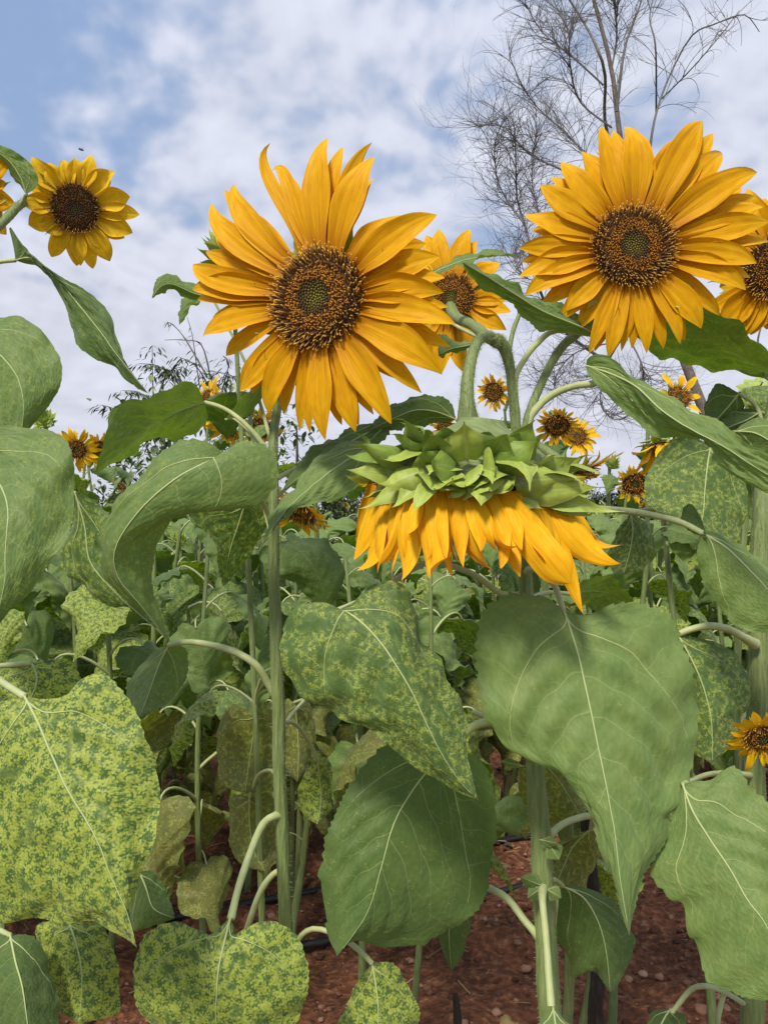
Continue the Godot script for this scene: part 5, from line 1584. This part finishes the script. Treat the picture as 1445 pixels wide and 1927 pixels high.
# the nodding bloom in the centre, seen from its green back
func droop_head(b: Node3D) -> void:
	var d := 0.76
	var rad := 158.0 / F * d
	var c := P(895, 918, d)
	var n := Vector3(-0.10, -0.985, -0.055).normalized()
	var h := head_base(b, c + Vector3(0, 0.006, 0), n, rad * 0.74, 500, 37)
	h.material_override = M.stem
	# a broader, rounder back than an open bloom has
	h.mesh = back_mesh(rad * 0.97, 0.060, 0.020, 1.7)
	var inv := Transform3D(h.basis, h.position + b.position).affine_inverse()
	# [base x, y, tip x, y, width, bend, curl, twist, set-back (1 = on the far side)]
	var rays := [
		[700, 925, 690, 1030, 36, 0.1, 0.1, 0.6, 1], [780, 925, 790, 1040, 40, 0.0, 0.1, 0.5, 1], [850, 925, 842, 1030, 40, 0.1, 0.1, -0.4, 1], [1000, 935, 1040, 1040, 44, 0.0, 0.1, 0.4, 1], [1060, 945, 1104, 1030, 40, 0.0, 0.1, 0.4, 1],
		[722, 926, 667, 1054, 56, 0.06, 0.06, 0.3, 0], [742, 932, 694, 1082, 50, 0.05, 0.14, 0.5, 0], [752, 936, 752, 1099, 46, -0.10, 0.16, 1.0, 0], [778, 938, 775, 1107, 66, -0.05, 0.22, 0.4, 0], [808, 938, 840, 1103, 72, -0.07, 0.28, 0.45, 0], [830, 936, 870, 1063, 34, -0.14, 0.14, 1.2, 0], [856, 934, 933, 1080, 68, -0.16, 0.26, 1.1, 0], [888, 934, 978, 1046, 50, -0.24, 0.24, 1.4, 0], [918, 936, 976, 1090, 54, 0.02, 0.10, 0.5, 0], [905, 936, 950, 1040, 44, 0.0, 0.06, 0.2, 1], [765, 932, 722, 1066, 34, 0.12, 0.1, -0.9, 0], [822, 934, 808, 1060, 40, 0.1, 0.15, -0.8, 0], [872, 934, 905, 1050, 42, 0.1, 0.1, -0.6, 0], [965, 938, 1020, 1064, 44, 0.05, 0.1, -0.7, 0], [985, 940, 1000, 1050, 54, 0.0, 0.06, 0.2, 1], [1008, 950, 1082, 1156, 44, 0.04, 0.02, 0.9, 0], [940, 935, 1072, 1098, 84, -0.07, 0.05, 0.35, 0], [1022, 946, 1148, 1074, 72, -0.12, 0.12, 0.5, 0], [1050, 945, 1125, 1040, 40, -0.05, 0.06, 0.4, 0]]
	var wild := RandomNumberGenerator.new()
	wild.seed = 6
	for m in 16:
		var x := 718.0 + 334.0 * (m + wild.randf_range(-0.3, 0.3)) / 15.0
		var lean := lerpf(-34.0, 62.0, (x - 718.0) / 334.0) + wild.randf_range(-22, 22)
		rays.append([x, 930.0 + 14.0 * (x - 718.0) / 334.0, x + lean, wild.randf_range(1030, 1092), wild.randf_range(30, 44), wild.randf_range(-0.14, 0.14), wild.randf_range(-0.05, 0.22), wild.randf_range(-1.3, 1.3), 0])
	var k := 0
	for q: Array in rays:
		var sx: float = clampf((q[0] - 895) / 158.0, -0.98, 0.98)
		var front := sqrt(1.0 - sx * sx) * rad
		if q[8] == 1:
			front = -front * 0.8
		var order := 0.003 * (k % 5)
		var base := P(q[0], q[1] - 14.0, d - front * 0.93)
		var tip := P(q[2], q[3], d - front * 1.08 - order * 2.0 - (0.018 if q[4] > 80 else 0.0))
		var out := Vector3(sx * 0.45, 0.0, 1.0 if front > 0.0 else -1.0).normalized()
		var m := petal_mesh(inv * base, inv * tip, inv.basis * out, q[4] * 0.74 / F * d, {"bend": q[5], "curl": q[6] * 1.8 + 0.10 * sin(k * 2.3), "twist": q[7] * 1.25, "lift": 0.08, "seed": k * 0.83, "cup": -0.20, "rows": 24, "strap": k % 3 == 0})
		part(h, "petal", m, M.petal_bright)
		k += 1
	# [base x, y, tip x, y, width, curl]
	var sepals := [
		[740, 880, 640, 872, 46, 0.10], [745, 892, 649, 890, 40, 0.0], [760, 880, 668, 822, 44, 0.25], [778, 858, 748, 800, 56, 0.2], [800, 850, 764, 768, 50, 0.15], [826, 850, 808, 786, 40, 0.2], [815, 880, 790, 840, 60, 0.3],
		[790, 885, 722, 924, 66, 0.25], [760, 915, 684, 968, 34, 0.0], [815, 912, 776, 976, 36, 0.0], [785, 915, 742, 962, 30, 0.05], [905, 905, 902, 962, 44, 0.0], [850, 905, 838, 930, 62, 0.1], [860, 880, 795, 872, 60, 0.35],
		[905, 890, 944, 897, 74, 0.35], [940, 915, 966, 932, 50, 0.1], [935, 880, 1014, 826, 74, 0.1], [970, 905, 1075, 902, 56, 0.2], [1000, 925, 1118, 916, 54, 0.05], [1020, 940, 1158, 971, 32, 0.0], [1030, 950, 1114, 982, 26, 0.05], [1038, 955, 1095, 1016, 30, 0.05], [985, 935, 1022, 968, 40, 0.0], [1020, 900, 1078, 856, 60, 0.1], [1040, 880, 1064, 830, 50, 0.15], [960, 865, 998, 784, 70, 0.1], [990, 860, 1020, 800, 50, 0.2],
		[880, 872, 871, 786, 96, 0.0], [925, 862, 955, 805, 66, 0.1], [835, 858, 815, 800, 62, 0.1], [720, 880, 690, 800, 46, 0.2], [1060, 900, 1098, 840, 44, 0.2], [905, 845, 915, 800, 60, 0.0], [850, 850, 842, 785, 70, 0.0], [815, 838, 800, 790, 60, 0.1], [945, 845, 975, 800, 60, 0.0], [780, 845, 775, 790, 60, 0.1], [1015, 885, 1040, 845, 70, 0.2], [870, 892, 880, 930, 70, 0.3], [835, 900, 820, 935, 70, 0.2], [900, 902, 925, 938, 74, 0.2], [935, 898, 965, 925, 60, 0.2], [860, 900, 850, 925, 70, 0.2], [755, 868, 715, 850, 60, 0.2], [700, 900, 655, 905, 30, 0.1], [860, 915, 866, 945, 40, 0.1], [720, 915, 690, 945, 30, 0.0], [1050, 925, 1110, 945, 40, 0.1]]
	for q: Array in sepals:
		var up: float = clampf((918.0 - q[1]) / 112.0, 0.0, 1.0)
		var rr := rad * lerpf(1.03, 0.36, smoothstep(0.0, 1.0, pow(up, 2.4)))
		var dx: float = (q[0] - 895) / F * d
		var front := sqrt(maxf(rr * rr - dx * dx, rr * rr * 0.08))
		var base := P(q[0], q[1], d - front)
		var tx: float = (q[2] - 895) / F * d
		var push := 0.010 + 0.012 * absf(sin(k * 1.7))
		var tfront := sqrt(maxf(rad * rad * 1.1 - tx * tx, 0.0))
		var tip := P(q[2], q[3], d - lerpf(front, tfront, 0.45) - push)
		var out := Vector3(dx, rr * 0.5 * up, front).normalized()
		var m := petal_mesh(inv * base, inv * tip, inv.basis * out, q[4] * 1.12 / F * d, {"bract": true, "curl": q[5] + 0.12 + 0.22 * absf(sin(k * 2.9)), "lift": 0.18, "cup": -0.12 + 0.34 * sin(k * 1.3), "seed": k * 0.7, "rows": 14, "cols": 7, "twist": 0.3 * sin(k * 2.1)})
		part(h, "bract", m, M.bract_deep if q[1] < 882 and q[4] < 80 else M.bract)
		k += 1
	ring_bracts(h, rad * 0.97, 15, 0.040, 0.036, -0.2, 15)

func plant_c() -> void:
	var c := thing("sunflower_plant", "sunflower at the right edge with a thick straight stem and a half-cut bloom", "sunflower", foot_of(1408, 0.90))
	part(c, "stem", stalk([1475, 520, 0.99, 14, 1478, 600, 1.02, 10, 1468, 700, 1.0, 13, 1448, 820, 0.95, 17, 1434, 950, 0.92, 17, 1430, 1100, 0.91, 18, 1425, 1300, 0.90, 19, 1420, 1450, 0.90, 19, 1416, 1800, 0.90, 20, 1410, 2200, 0.90, 24, 1408, 2700, 0.90, 25], c.position, 50, 14, 0.03), M.stem)
	bristles(c, [1475, 520, 0.99, 14, 1478, 600, 1.02, 10, 1468, 700, 1.0, 13, 1448, 820, 0.95, 17, 1434, 950, 0.92, 17, 1430, 1100, 0.91, 18, 1425, 1300, 0.90, 19, 1420, 1450, 0.90, 19, 1416, 1800, 0.90, 20, 1410, 2200, 0.90, 24, 1408, 2700, 0.90, 25], 0.2, 0.9, 2600, 5)
	var n := Vector3(-0.38, -0.12, 0.93)
	var rad := 56.0 / F * 0.97
	var h := head_base(c, P(1462, 505, 0.97), n, rad, 480, 47, 0.8)
	seen_petals(c, h, 0.97, rad, [[1550, 420, 50, 0, -0.01], [1570, 520, 50, 0, -0.01], [1500, 380, 50, 0, -0.01], [1520, 630, 50, 0, -0.01], [1350, 470, 40, 0, -0.014], [1352, 540, 40, 0, -0.014], [1406, 354, 48, 0.05, -0.006], [1436, 372, 50, 0.03, -0.004], [1392, 385, 44, 0.05, -0.008], [1365, 420, 46, 0.0, -0.01], [1318, 590, 34, 0.05, -0.008], [1347, 630, 52, -0.06, -0.002], [1372, 648, 30, 0.0, -0.006], [1392, 636, 50, -0.03, -0.002], [1412, 630, 44, 0.0, -0.004], [1442, 620, 46, 0.0, -0.004], [1470, 650, 44, 0.0, -0.004]], M.petal)
	ring_bracts(h, rad, 18, 0.036, 0.022, -0.1, 9)
	var low_n := Vector3(-0.25, -0.5, 0.85).normalized()
	var low_at := P(1436, 1388, 0.80)
	small_head(c, low_at, low_n, 31.0 / F * 0.8, 46.0 / F * 0.8, 20, 0.25, 88).set_meta("label", "small yellow nodding side bloom low on the stem")
	part(c, "stalk", stalk([1424, 1420, 0.90, 8, 1432, 1372, 0.87, 7, 1438, 1362, 0.845, 7, 1438, 1376, 0.82, 9], c.position, 14, 8), M.stem)
	var l21 := leaf(c, "leaf_specked", 0.99, 0.93, 0.0, 0.075, -0.065, [1540, 770, 1450, 702, 1370, 655, 1290, 618, 1180, 610], [1540, 770, 1445, 718, 1373, 696, 1323, 686, 1273, 684, 1223, 662, 1180, 610], [1540, 770, 1470, 668, 1412, 640, 1375, 600, 1330, 575, 1260, 575, 1180, 610], {"tooth": 0.006})
	stem_to(l21, c, [1440, 900, 0.93, 7, 1500, 840, 0.97, 6, 1540, 770, 0.98, 5])
	part(c, "stalk", stalk([1462, 740, 0.98, 9, 1440, 690, 1.0, 8, 1408, 655, 1.02, 8, 1378, 626, 1.03, 7], c.position, 16, 8), M.petiole)
	var l20 := leaf(c, "leaf_mottled", 0.92, 0.86, 0.0, 0.02, 0.02, [1336, 840, 1330, 880, 1325, 930, 1322, 970, 1312, 1012], [1336, 840, 1290, 822, 1245, 845, 1216, 895, 1212, 925, 1222, 952, 1262, 970, 1312, 1012], [1336, 840, 1370, 845, 1402, 880, 1404, 940, 1396, 1000, 1372, 1020, 1312, 1012], {"tooth": 0.006, "pucker": 0.010})
	stem_to(l20, c, [1438, 900, 0.92, 6, 1410, 830, 0.93, 5, 1370, 815, 0.93, 5, 1336, 840, 0.92, 5])
	var l20b := leaf(c, "leaf_specked", 0.98, 0.94, 0.0, 0.02, 0.02, [1420, 800, 1418, 860, 1414, 920, 1420, 985], [1420, 800, 1385, 815, 1375, 880, 1390, 950, 1420, 985], [1420, 800, 1470, 820, 1480, 900, 1460, 970, 1420, 985])
	stem_to(l20b, c, [1440, 860, 0.94, 5, 1440, 800, 0.97, 5, 1420, 800, 0.98, 4])
	var l19 := leaf(c, "leaf_green", 0.80, 0.74, 0.0, 0.02, 0.02, [1322, 1004, 1365, 1030, 1405, 1068, 1448, 1115, 1520, 1215], [1322, 1004, 1312, 1028, 1312, 1060, 1324, 1100, 1344, 1131, 1362, 1156, 1390, 1180, 1447, 1193, 1520, 1215], [1322, 1004, 1345, 1002, 1389, 1029, 1421, 1048, 1450, 1062, 1500, 1120, 1520, 1215], {"tooth": 0.010})
	stem_to(l19, c, [990, 960, 1.1, 5, 1100, 956, 1.0, 6, 1180, 962, 0.92, 6.5, 1240, 972, 0.86, 6.5, 1285, 985, 0.82, 6, 1322, 1004, 0.80, 6])
	var l19b := leaf(c, "leaf_deep", 0.83, 0.79, 0.0, 0.01, 0.0, [1280, 982, 1300, 985, 1318, 995, 1330, 1015], [1280, 982, 1285, 955, 1302, 950, 1320, 980, 1330, 1015], [1280, 982, 1295, 998, 1312, 1006, 1322, 1012, 1330, 1015], {"nu": 30, "ns": 6, "vein": 0.0})
	stem_to(l19b, c, [1270, 978, 0.84, 3, 1280, 982, 0.83, 3])
	var l35 := leaf(c, "leaf_mottled", 0.86, 0.82, 0.0, 0.03, 0.03, [1274, 1194, 1300, 1240, 1325, 1300, 1338, 1360, 1340, 1440], [1274, 1194, 1262, 1230, 1270, 1320, 1290, 1390, 1340, 1440], [1274, 1194, 1330, 1205, 1385, 1232, 1412, 1290, 1398, 1350, 1372, 1400, 1340, 1440], {"tooth": 0.010})
	stem_to(l35, c, [1420, 1212, 0.89, 9, 1400, 1200, 0.88, 8, 1370, 1184, 0.87, 7.5, 1335, 1178, 0.86, 7, 1300, 1184, 0.86, 6.5, 1274, 1194, 0.86, 6])
	var l12 := leaf(c, "leaf_green", 0.70, 0.62, 0.0, 0.02, 0.02, [1284, 1476, 1302, 1525, 1336, 1581, 1373, 1636, 1406, 1694, 1446, 1752, 1500, 1900], [1284, 1476, 1270, 1506, 1262, 1548, 1240, 1596, 1222, 1645, 1252, 1678, 1286, 1702, 1297, 1758, 1319, 1815, 1336, 1848, 1381, 1869, 1414, 1880, 1500, 1900], [1284, 1476, 1310, 1470, 1344, 1468, 1367, 1446, 1390, 1449, 1414, 1486, 1446, 1512, 1500, 1590, 1540, 1700, 1530, 1820, 1500, 1900], {"nu": 100, "ns": 12, "tooth": 0.018, "label": "large smooth green blade at the lower right corner"})
	stem_to(l12, c, [1418, 1460, 0.90, 5, 1370, 1455, 0.85, 5, 1330, 1458, 0.78, 5, 1284, 1476, 0.70, 5])
	var l29 := leaf(c, "leaf_mottled", 1.05, 1.02, 0.0, 0.03, 0.03, [1186, 966, 1190, 1000, 1184, 1040, 1172, 1082], [1186, 966, 1160, 1000, 1145, 1040, 1150, 1072, 1172, 1082], [1186, 966, 1215, 985, 1230, 1020, 1218, 1064, 1172, 1082])
	stem_to(l29, c, [1430, 1130, 0.92, 5, 1350, 1020, 1.0, 5, 1250, 960, 1.05, 4, 1186, 966, 1.05, 4])
	var lc := leaf(c, "leaf_deep", 0.96, 0.98, 0.0, 0.02, 0.02, [1390, 740, 1370, 765, 1345, 795, 1326, 840], [1390, 740, 1350, 722, 1330, 750, 1322, 800, 1326, 840], [1390, 740, 1400, 770, 1380, 800, 1350, 830, 1326, 840], {"nu": 46, "ns": 7})
	stem_to(lc, c, [1444, 850, 0.95, 4, 1425, 770, 0.97, 4, 1390, 740, 0.96, 4])
	var ld := leaf(c, "leaf_deep", 0.97, 0.95, 0.0, 0.02, 0.02, [1430, 775, 1405, 790, 1380, 800, 1345, 815], [1430, 775, 1400, 768, 1370, 775, 1345, 815], [1430, 775, 1430, 800, 1395, 815, 1345, 815], {"nu": 40, "ns": 6})
	stem_to(ld, c, [1446, 850, 0.95, 4, 1445, 790, 0.97, 4, 1430, 775, 0.97, 3])
	var le := leaf(c, "leaf_specked", 0.92, 0.86, 0.0, 0.02, 0.02, [1378, 812, 1420, 815, 1460, 840, 1500, 880], [1378, 812, 1410, 792, 1455, 790, 1500, 820, 1500, 880], [1378, 812, 1400, 850, 1440, 880, 1500, 880], {"nu": 46, "ns": 7})
	stem_to(le, c, [1440, 900, 0.92, 4, 1400, 840, 0.93, 4, 1378, 812, 0.92, 4])
	for q: Array in [[1264, 1905, 1272, 1895, 1300, 1862, 1330, 1856, 1365, 1868, 1400, 1890], [1350, 1940, 1352, 1910, 1360, 1875, 1372, 1850, 1385, 1840, 1395, 1838]]:
		part(c, "petiole", stalk([q[0], q[1], 0.84, 4, q[2], q[3], 0.84, 4.5, q[4], q[5], 0.84, 5, q[6], q[7], 0.83, 5, q[8], q[9], 0.82, 5, q[10], q[11], 0.80, 5], c.position, 20, 8), M.petiole)
	var lz := leaf(c, "leaf_deep", 0.86, 0.84, 0.0, 0.02, 0.02, [1262, 1898, 1250, 1915, 1240, 1940, 1235, 1990], [1262, 1898, 1225, 1905, 1215, 1950, 1235, 1990], [1262, 1898, 1290, 1915, 1285, 1955, 1235, 1990], {"nu": 36, "ns": 6})
	lz.set_meta("label", "dark blade poking up at the bottom edge")

func plant_left() -> void:
	var e := thing("sunflower_plant", "sunflower at the left edge with long twisted and mottled leaves and a lemon bloom", "sunflower", foot_of(-120, 0.95))
	part(e, "stem", stalk([-70, 470, 1.05, 9, -85, 560, 1.02, 12, -95, 700, 1.0, 14, -105, 1000, 0.97, 16, -112, 1400, 0.95, 18, -118, 2000, 0.95, 20, -120, 2600, 0.95, 21], e.position, 40, 12, 0.03), M.stem)
	part(e, "stalk", stalk([-70, 475, 1.05, 9, -30, 448, 1.06, 8.5, 8, 416, 1.08, 8, 38, 386, 1.12, 8, 70, 375, 1.18, 8, 110, 385, 1.19, 10], e.position, 24, 10), M.stem)
	bristles(e, [-70, 475, 1.05, 9, -30, 448, 1.06, 8.5, 8, 416, 1.08, 8, 38, 386, 1.12, 8, 70, 375, 1.18, 8, 110, 385, 1.19, 10], 0.2, 1.0, 700, 6)
	var n := Vector3(0.26, -0.30, 0.92)
	var rad := 42.0 / F * 1.15
	var h := head_base(e, P(142, 392, 1.15), n, rad, 420, 57, 0.5, 0.85)
	seen_petals(e, h, 1.15, rad, [[104, 452, 33, 0, -0.008], [145, 501, 36, 0, -0.008], [235, 448, 36, 0, -0.008], [120, 300, 33, 0, -0.008], [205, 470, 33, 0, -0.01], [70, 310, 33, 0, -0.01], [60, 295, 40, 0.05, -0.004], [92, 306, 37, 0.08, -0.004], [141, 297, 36, -0.05, -0.003], [170, 290, 36, -0.1, -0.005], [205, 320, 45, 0.0, -0.004], [217, 323, 33, 0.12, -0.008], [245, 370, 46, 0.04, -0.003], [263, 404, 37, 0.03, -0.006], [250, 438, 45, 0.0, -0.003], [207, 492, 42, 0.06, -0.003], [175, 506, 36, 0.03, -0.006], [152, 500, 33, 0.0, -0.003], [97, 484, 37, 0.0, -0.006], [87, 436, 42, 0.03, -0.003], [54, 423, 45, 0.0, -0.005], [43, 378, 40, 0.0, -0.003], [59, 352, 37, 0.0, -0.004]], M.petal_lemon)
	ring_bracts(h, rad, 16, 0.03, 0.016, -0.1, 19)
	var n5 := Vector3(0.4, -0.1, 0.9)
	var rad5 := 40.0 / F * 1.08
	var h5 := head_base(e, P(-62, 372, 1.08), n5, rad5, 300, 67, 0.6, 0.5)
	seen_petals(e, h5, 1.08, rad5, [[17, 300, 36, 0, -0.004], [28, 381, 40, 0, -0.004], [13, 441, 34, 0, -0.004], [-20, 270, 36, 0, -0.004], [-70, 262, 36, 0, -0.004], [-30, 480, 36, 0, -0.004], [-80, 490, 36, 0, -0.004], [-150, 330, 36, 0, -0.004], [-150, 410, 36, 0, -0.004], [10, 340, 34, 0, -0.008], [5, 410, 34, 0, -0.008]], M.petal)
	ring_bracts(h5, rad5, 14, 0.03, 0.018, -0.1, 23)
	var l1 := leaf(e, "leaf_deep", 0.98, 0.88, 0.0, 0.02, 0.01, [30, 490, 62, 486, 105, 520, 150, 575, 190, 625, 222, 670, 280, 741], [30, 490, 48, 496, 78, 505, 112, 545, 124, 585, 140, 630, 172, 672, 216, 695, 248, 722, 280, 741], [30, 490, 22, 450, 20, 427, 45, 466, 78, 495, 125, 527, 178, 558, 210, 598, 224, 655, 246, 700, 280, 741], {"tooth": 0.005, "ripple": 0.010})
	stem_to(l1, e, [-85, 540, 1.02, 6, -50, 505, 1.0, 5, 0, 493, 0.99, 4, 30, 490, 0.98, 4])
	var l25 := leaf(e, "leaf_green", 1.10, 1.08, 0.0, 0.02, 0.0, [50, 366, 40, 335, 15, 300, -30, 270], [50, 366, 40, 352, 22, 330, 2, 306, -30, 270], [50, 366, 66, 355, 73, 338, 60, 310, 30, 286, 0, 273, -30, 270], {"nu": 46, "ns": 7, "tooth": 0.004})
	stem_to(l25, e, [38, 388, 1.12, 4, 46, 376, 1.11, 4, 50, 366, 1.10, 4])
	var l2 := leaf(e, "leaf_specked", 0.92, 0.86, -0.02, 0.03, 0.03, [-70, 640, -20, 652, 28, 700, 45, 760, 38, 835], [-70, 640, -90, 700, -70, 780, -20, 822, 38, 835], [-70, 640, -55, 604, 0, 598, 50, 604, 95, 640, 117, 700, 100, 755, 65, 796, 38, 835], {"tooth": 0.006})
	stem_to(l2, e, [-100, 760, 1.0, 6, -95, 680, 0.96, 5, -70, 640, 0.92, 5])
	var l3 := leaf(e, "leaf_specked", 0.76, 0.68, -0.02, 0.03, 0.03, [-70, 862, -25, 885, 5, 920, 16, 970, 10, 1040, 8, 1100, -12, 1190], [-70, 862, -110, 900, -130, 980, -120, 1080, -80, 1150, -12, 1190], [-70, 862, -50, 815, 10, 803, 70, 806, 122, 826, 139, 872, 140, 945, 128, 1002, 96, 1050, 60, 1110, 20, 1150, -12, 1190], {"nu": 90, "ns": 12, "tooth": 0.006, "label": "big dusty green blade with yellow flecks at the left edge"})
	stem_to(l3, e, [-106, 1050, 0.97, 7, -110, 930, 0.90, 6, -70, 862, 0.76, 6])
	var l6 := leaf(e, "leaf_mottled", 0.90, 0.84, 0.02, 0.02, 0.02, [142, 928, 160, 990, 172, 1060, 222, 1120, 262, 1155, 320, 1208], [142, 928, 136, 985, 118, 1032, 122, 1065, 147, 1100, 185, 1132, 240, 1142, 290, 1168, 320, 1208], [142, 928, 178, 942, 208, 975, 232, 1018, 262, 1060, 295, 1110, 320, 1208])
	stem_to(l6, e, [-108, 1150, 0.97, 5, -20, 1010, 0.97, 5, 80, 930, 0.93, 5, 142, 928, 0.90, 4])
	var l14 := leaf(e, "leaf_sick", 0.78, 0.76, 0.0, 0.02, 0.02, [60, 1248, 70, 1275, 60, 1310, 20, 1370], [60, 1248, 20, 1255, -20, 1275, -30, 1330, 20, 1370], [60, 1248, 125, 1240, 145, 1262, 155, 1292, 110, 1325, 20, 1370], {"nu": 46, "ns": 8})
	stem_to(l14, e, [-112, 1330, 0.95, 6, -60, 1262, 0.86, 5, 0, 1253, 0.80, 5, 60, 1248, 0.78, 5])
	var l13 := leaf(e, "leaf_sick", 0.66, 0.58, -0.01, 0.03, 0.03, [47, 1311, 70, 1355, 102, 1430, 134, 1498, 180, 1573, 208, 1650, 238, 1716, 258, 1784], [47, 1311, 0, 1320, -60, 1350, -110, 1430, -125, 1530, -105, 1630, -60, 1700, 0, 1732, 62, 1731, 94, 1729, 130, 1734, 172, 1730, 206, 1746, 238, 1768, 258, 1784], [47, 1311, 100, 1318, 130, 1310, 166, 1278, 196, 1268, 232, 1302, 257, 1340, 275, 1395, 292, 1425, 301, 1496, 296, 1540, 280, 1590, 267, 1625, 254, 1676, 243, 1716, 250, 1750, 258, 1784], {"nu": 96, "ns": 13, "tooth": 0.008, "vein": 0.0012, "label": "very large yellow-mottled blade at the lower left"})
	stem_to(l13, e, [-112, 1420, 0.95, 8, -80, 1270, 0.82, 7, -30, 1262, 0.74, 7, 5, 1284, 0.69, 7, 47, 1311, 0.66, 7])
	var l16 := leaf(e, "leaf_sick", 0.78, 0.74, 0.0, 0.02, 0.03, [130, 1735, 145, 1780, 155, 1840, 150, 1925], [130, 1735, 75, 1738, 72, 1780, 95, 1850, 110, 1900, 150, 1925], [130, 1735, 190, 1742, 214, 1790, 226, 1850, 222, 1905, 150, 1925], {"bulge": 0.07})
	stem_to(l16, e, [-116, 1800, 0.95, 5, 0, 1700, 0.86, 5, 90, 1705, 0.80, 5, 130, 1735, 0.78, 5])
	var l17 := leaf(e, "leaf_deep", 0.74, 0.68, 0.0, 0.03, 0.03, [20, 1760, 30, 1810, 45, 1870, 60, 1990], [20, 1760, -40, 1770, -80, 1850, -40, 1950, 60, 1990], [20, 1760, 60, 1762, 92, 1810, 108, 1880, 112, 1950, 60, 1990])
	stem_to(l17, e, [-116, 1900, 0.95, 5, -40, 1760, 0.80, 5, 20, 1760, 0.74, 5])
	var l17b := leaf(e, "leaf_deep", 0.86, 0.84, 0.0, 0.02, 0.02, [262, 1640, 275, 1670, 290, 1710, 330, 1728], [262, 1640, 245, 1670, 245, 1730, 262, 1750, 330, 1728], [262, 1640, 290, 1642, 315, 1680, 330, 1728])
	stem_to(l17b, e, [-114, 1650, 0.95, 5, 100, 1600, 0.98, 4, 262, 1640, 0.86, 4])

func small_things() -> void:
	# the insect over the lemon bloom
	var at := P(153, 281, 1.05)
	var bee := thing("insect", "tiny dark flying insect above the lemon bloom at upper left", "insect", at)
	var body := Buf.new()
	add_tube(body, PackedVector3Array([Vector3(-0.0032, 0.001, 0), Vector3(-0.0022, 0.0008, 0), Vector3(-0.0004, 0, 0), Vector3(0.0012, -0.0004, 0), Vector3(0.0026, -0.001, 0), Vector3(0.0038, -0.0016, 0)]), PackedFloat32Array([0.0006, 0.0014, 0.0015, 0.0016, 0.0013, 0.0003]), 8)
	part(bee, "body", body.mesh(), M.insect)
	for s in [-1.0, 1.0]:
		part(bee, "wing", petal_mesh(Vector3(0, 0.0012, 0.0006 * s), Vector3(0.0022, 0.0042, 0.0040 * s), Vector3(1, 0.4, 0), 0.0022, {"rows": 6, "cols": 3}), M.wing)
	# dead dark stalks
	for k in 2:
		var q: Array = [[1122, 1990, 1.02, 17, 1120, 1900, 1.02, 15, 1124, 1830, 1.03, 14, 1118, 1700, 1.06, 13, 1105, 1560, 1.08, 11, 1100, 1480, 1.1, 9], [866, 2050, 1.0, 11, 862, 1950, 1.0, 10, 860, 1900, 1.01, 8, 856, 1868, 1.02, 5], [590, 1900, 1.35, 12, 592, 1740, 1.36, 13, 598, 1640, 1.38, 10, 590, 1560, 1.4, 6]][k]
		var foot := foot_of(q[0], q[2])
		var st := thing("dead_stalk", ["withered black stalk between the thick stem and the lower right leaf", "withered grey stalk at the bottom centre", "withered brown stalk close behind the slim tall stem"][k], "stalk", foot, "withered sunflower stalks")
		var up := [q[0], 963.5 + CAM_H * F / q[2], q[2], q[3]]
		up.append_array(q)
		part(st, "stem", stalk(up, foot, 30, 9, 0.12), M.dead_stem)
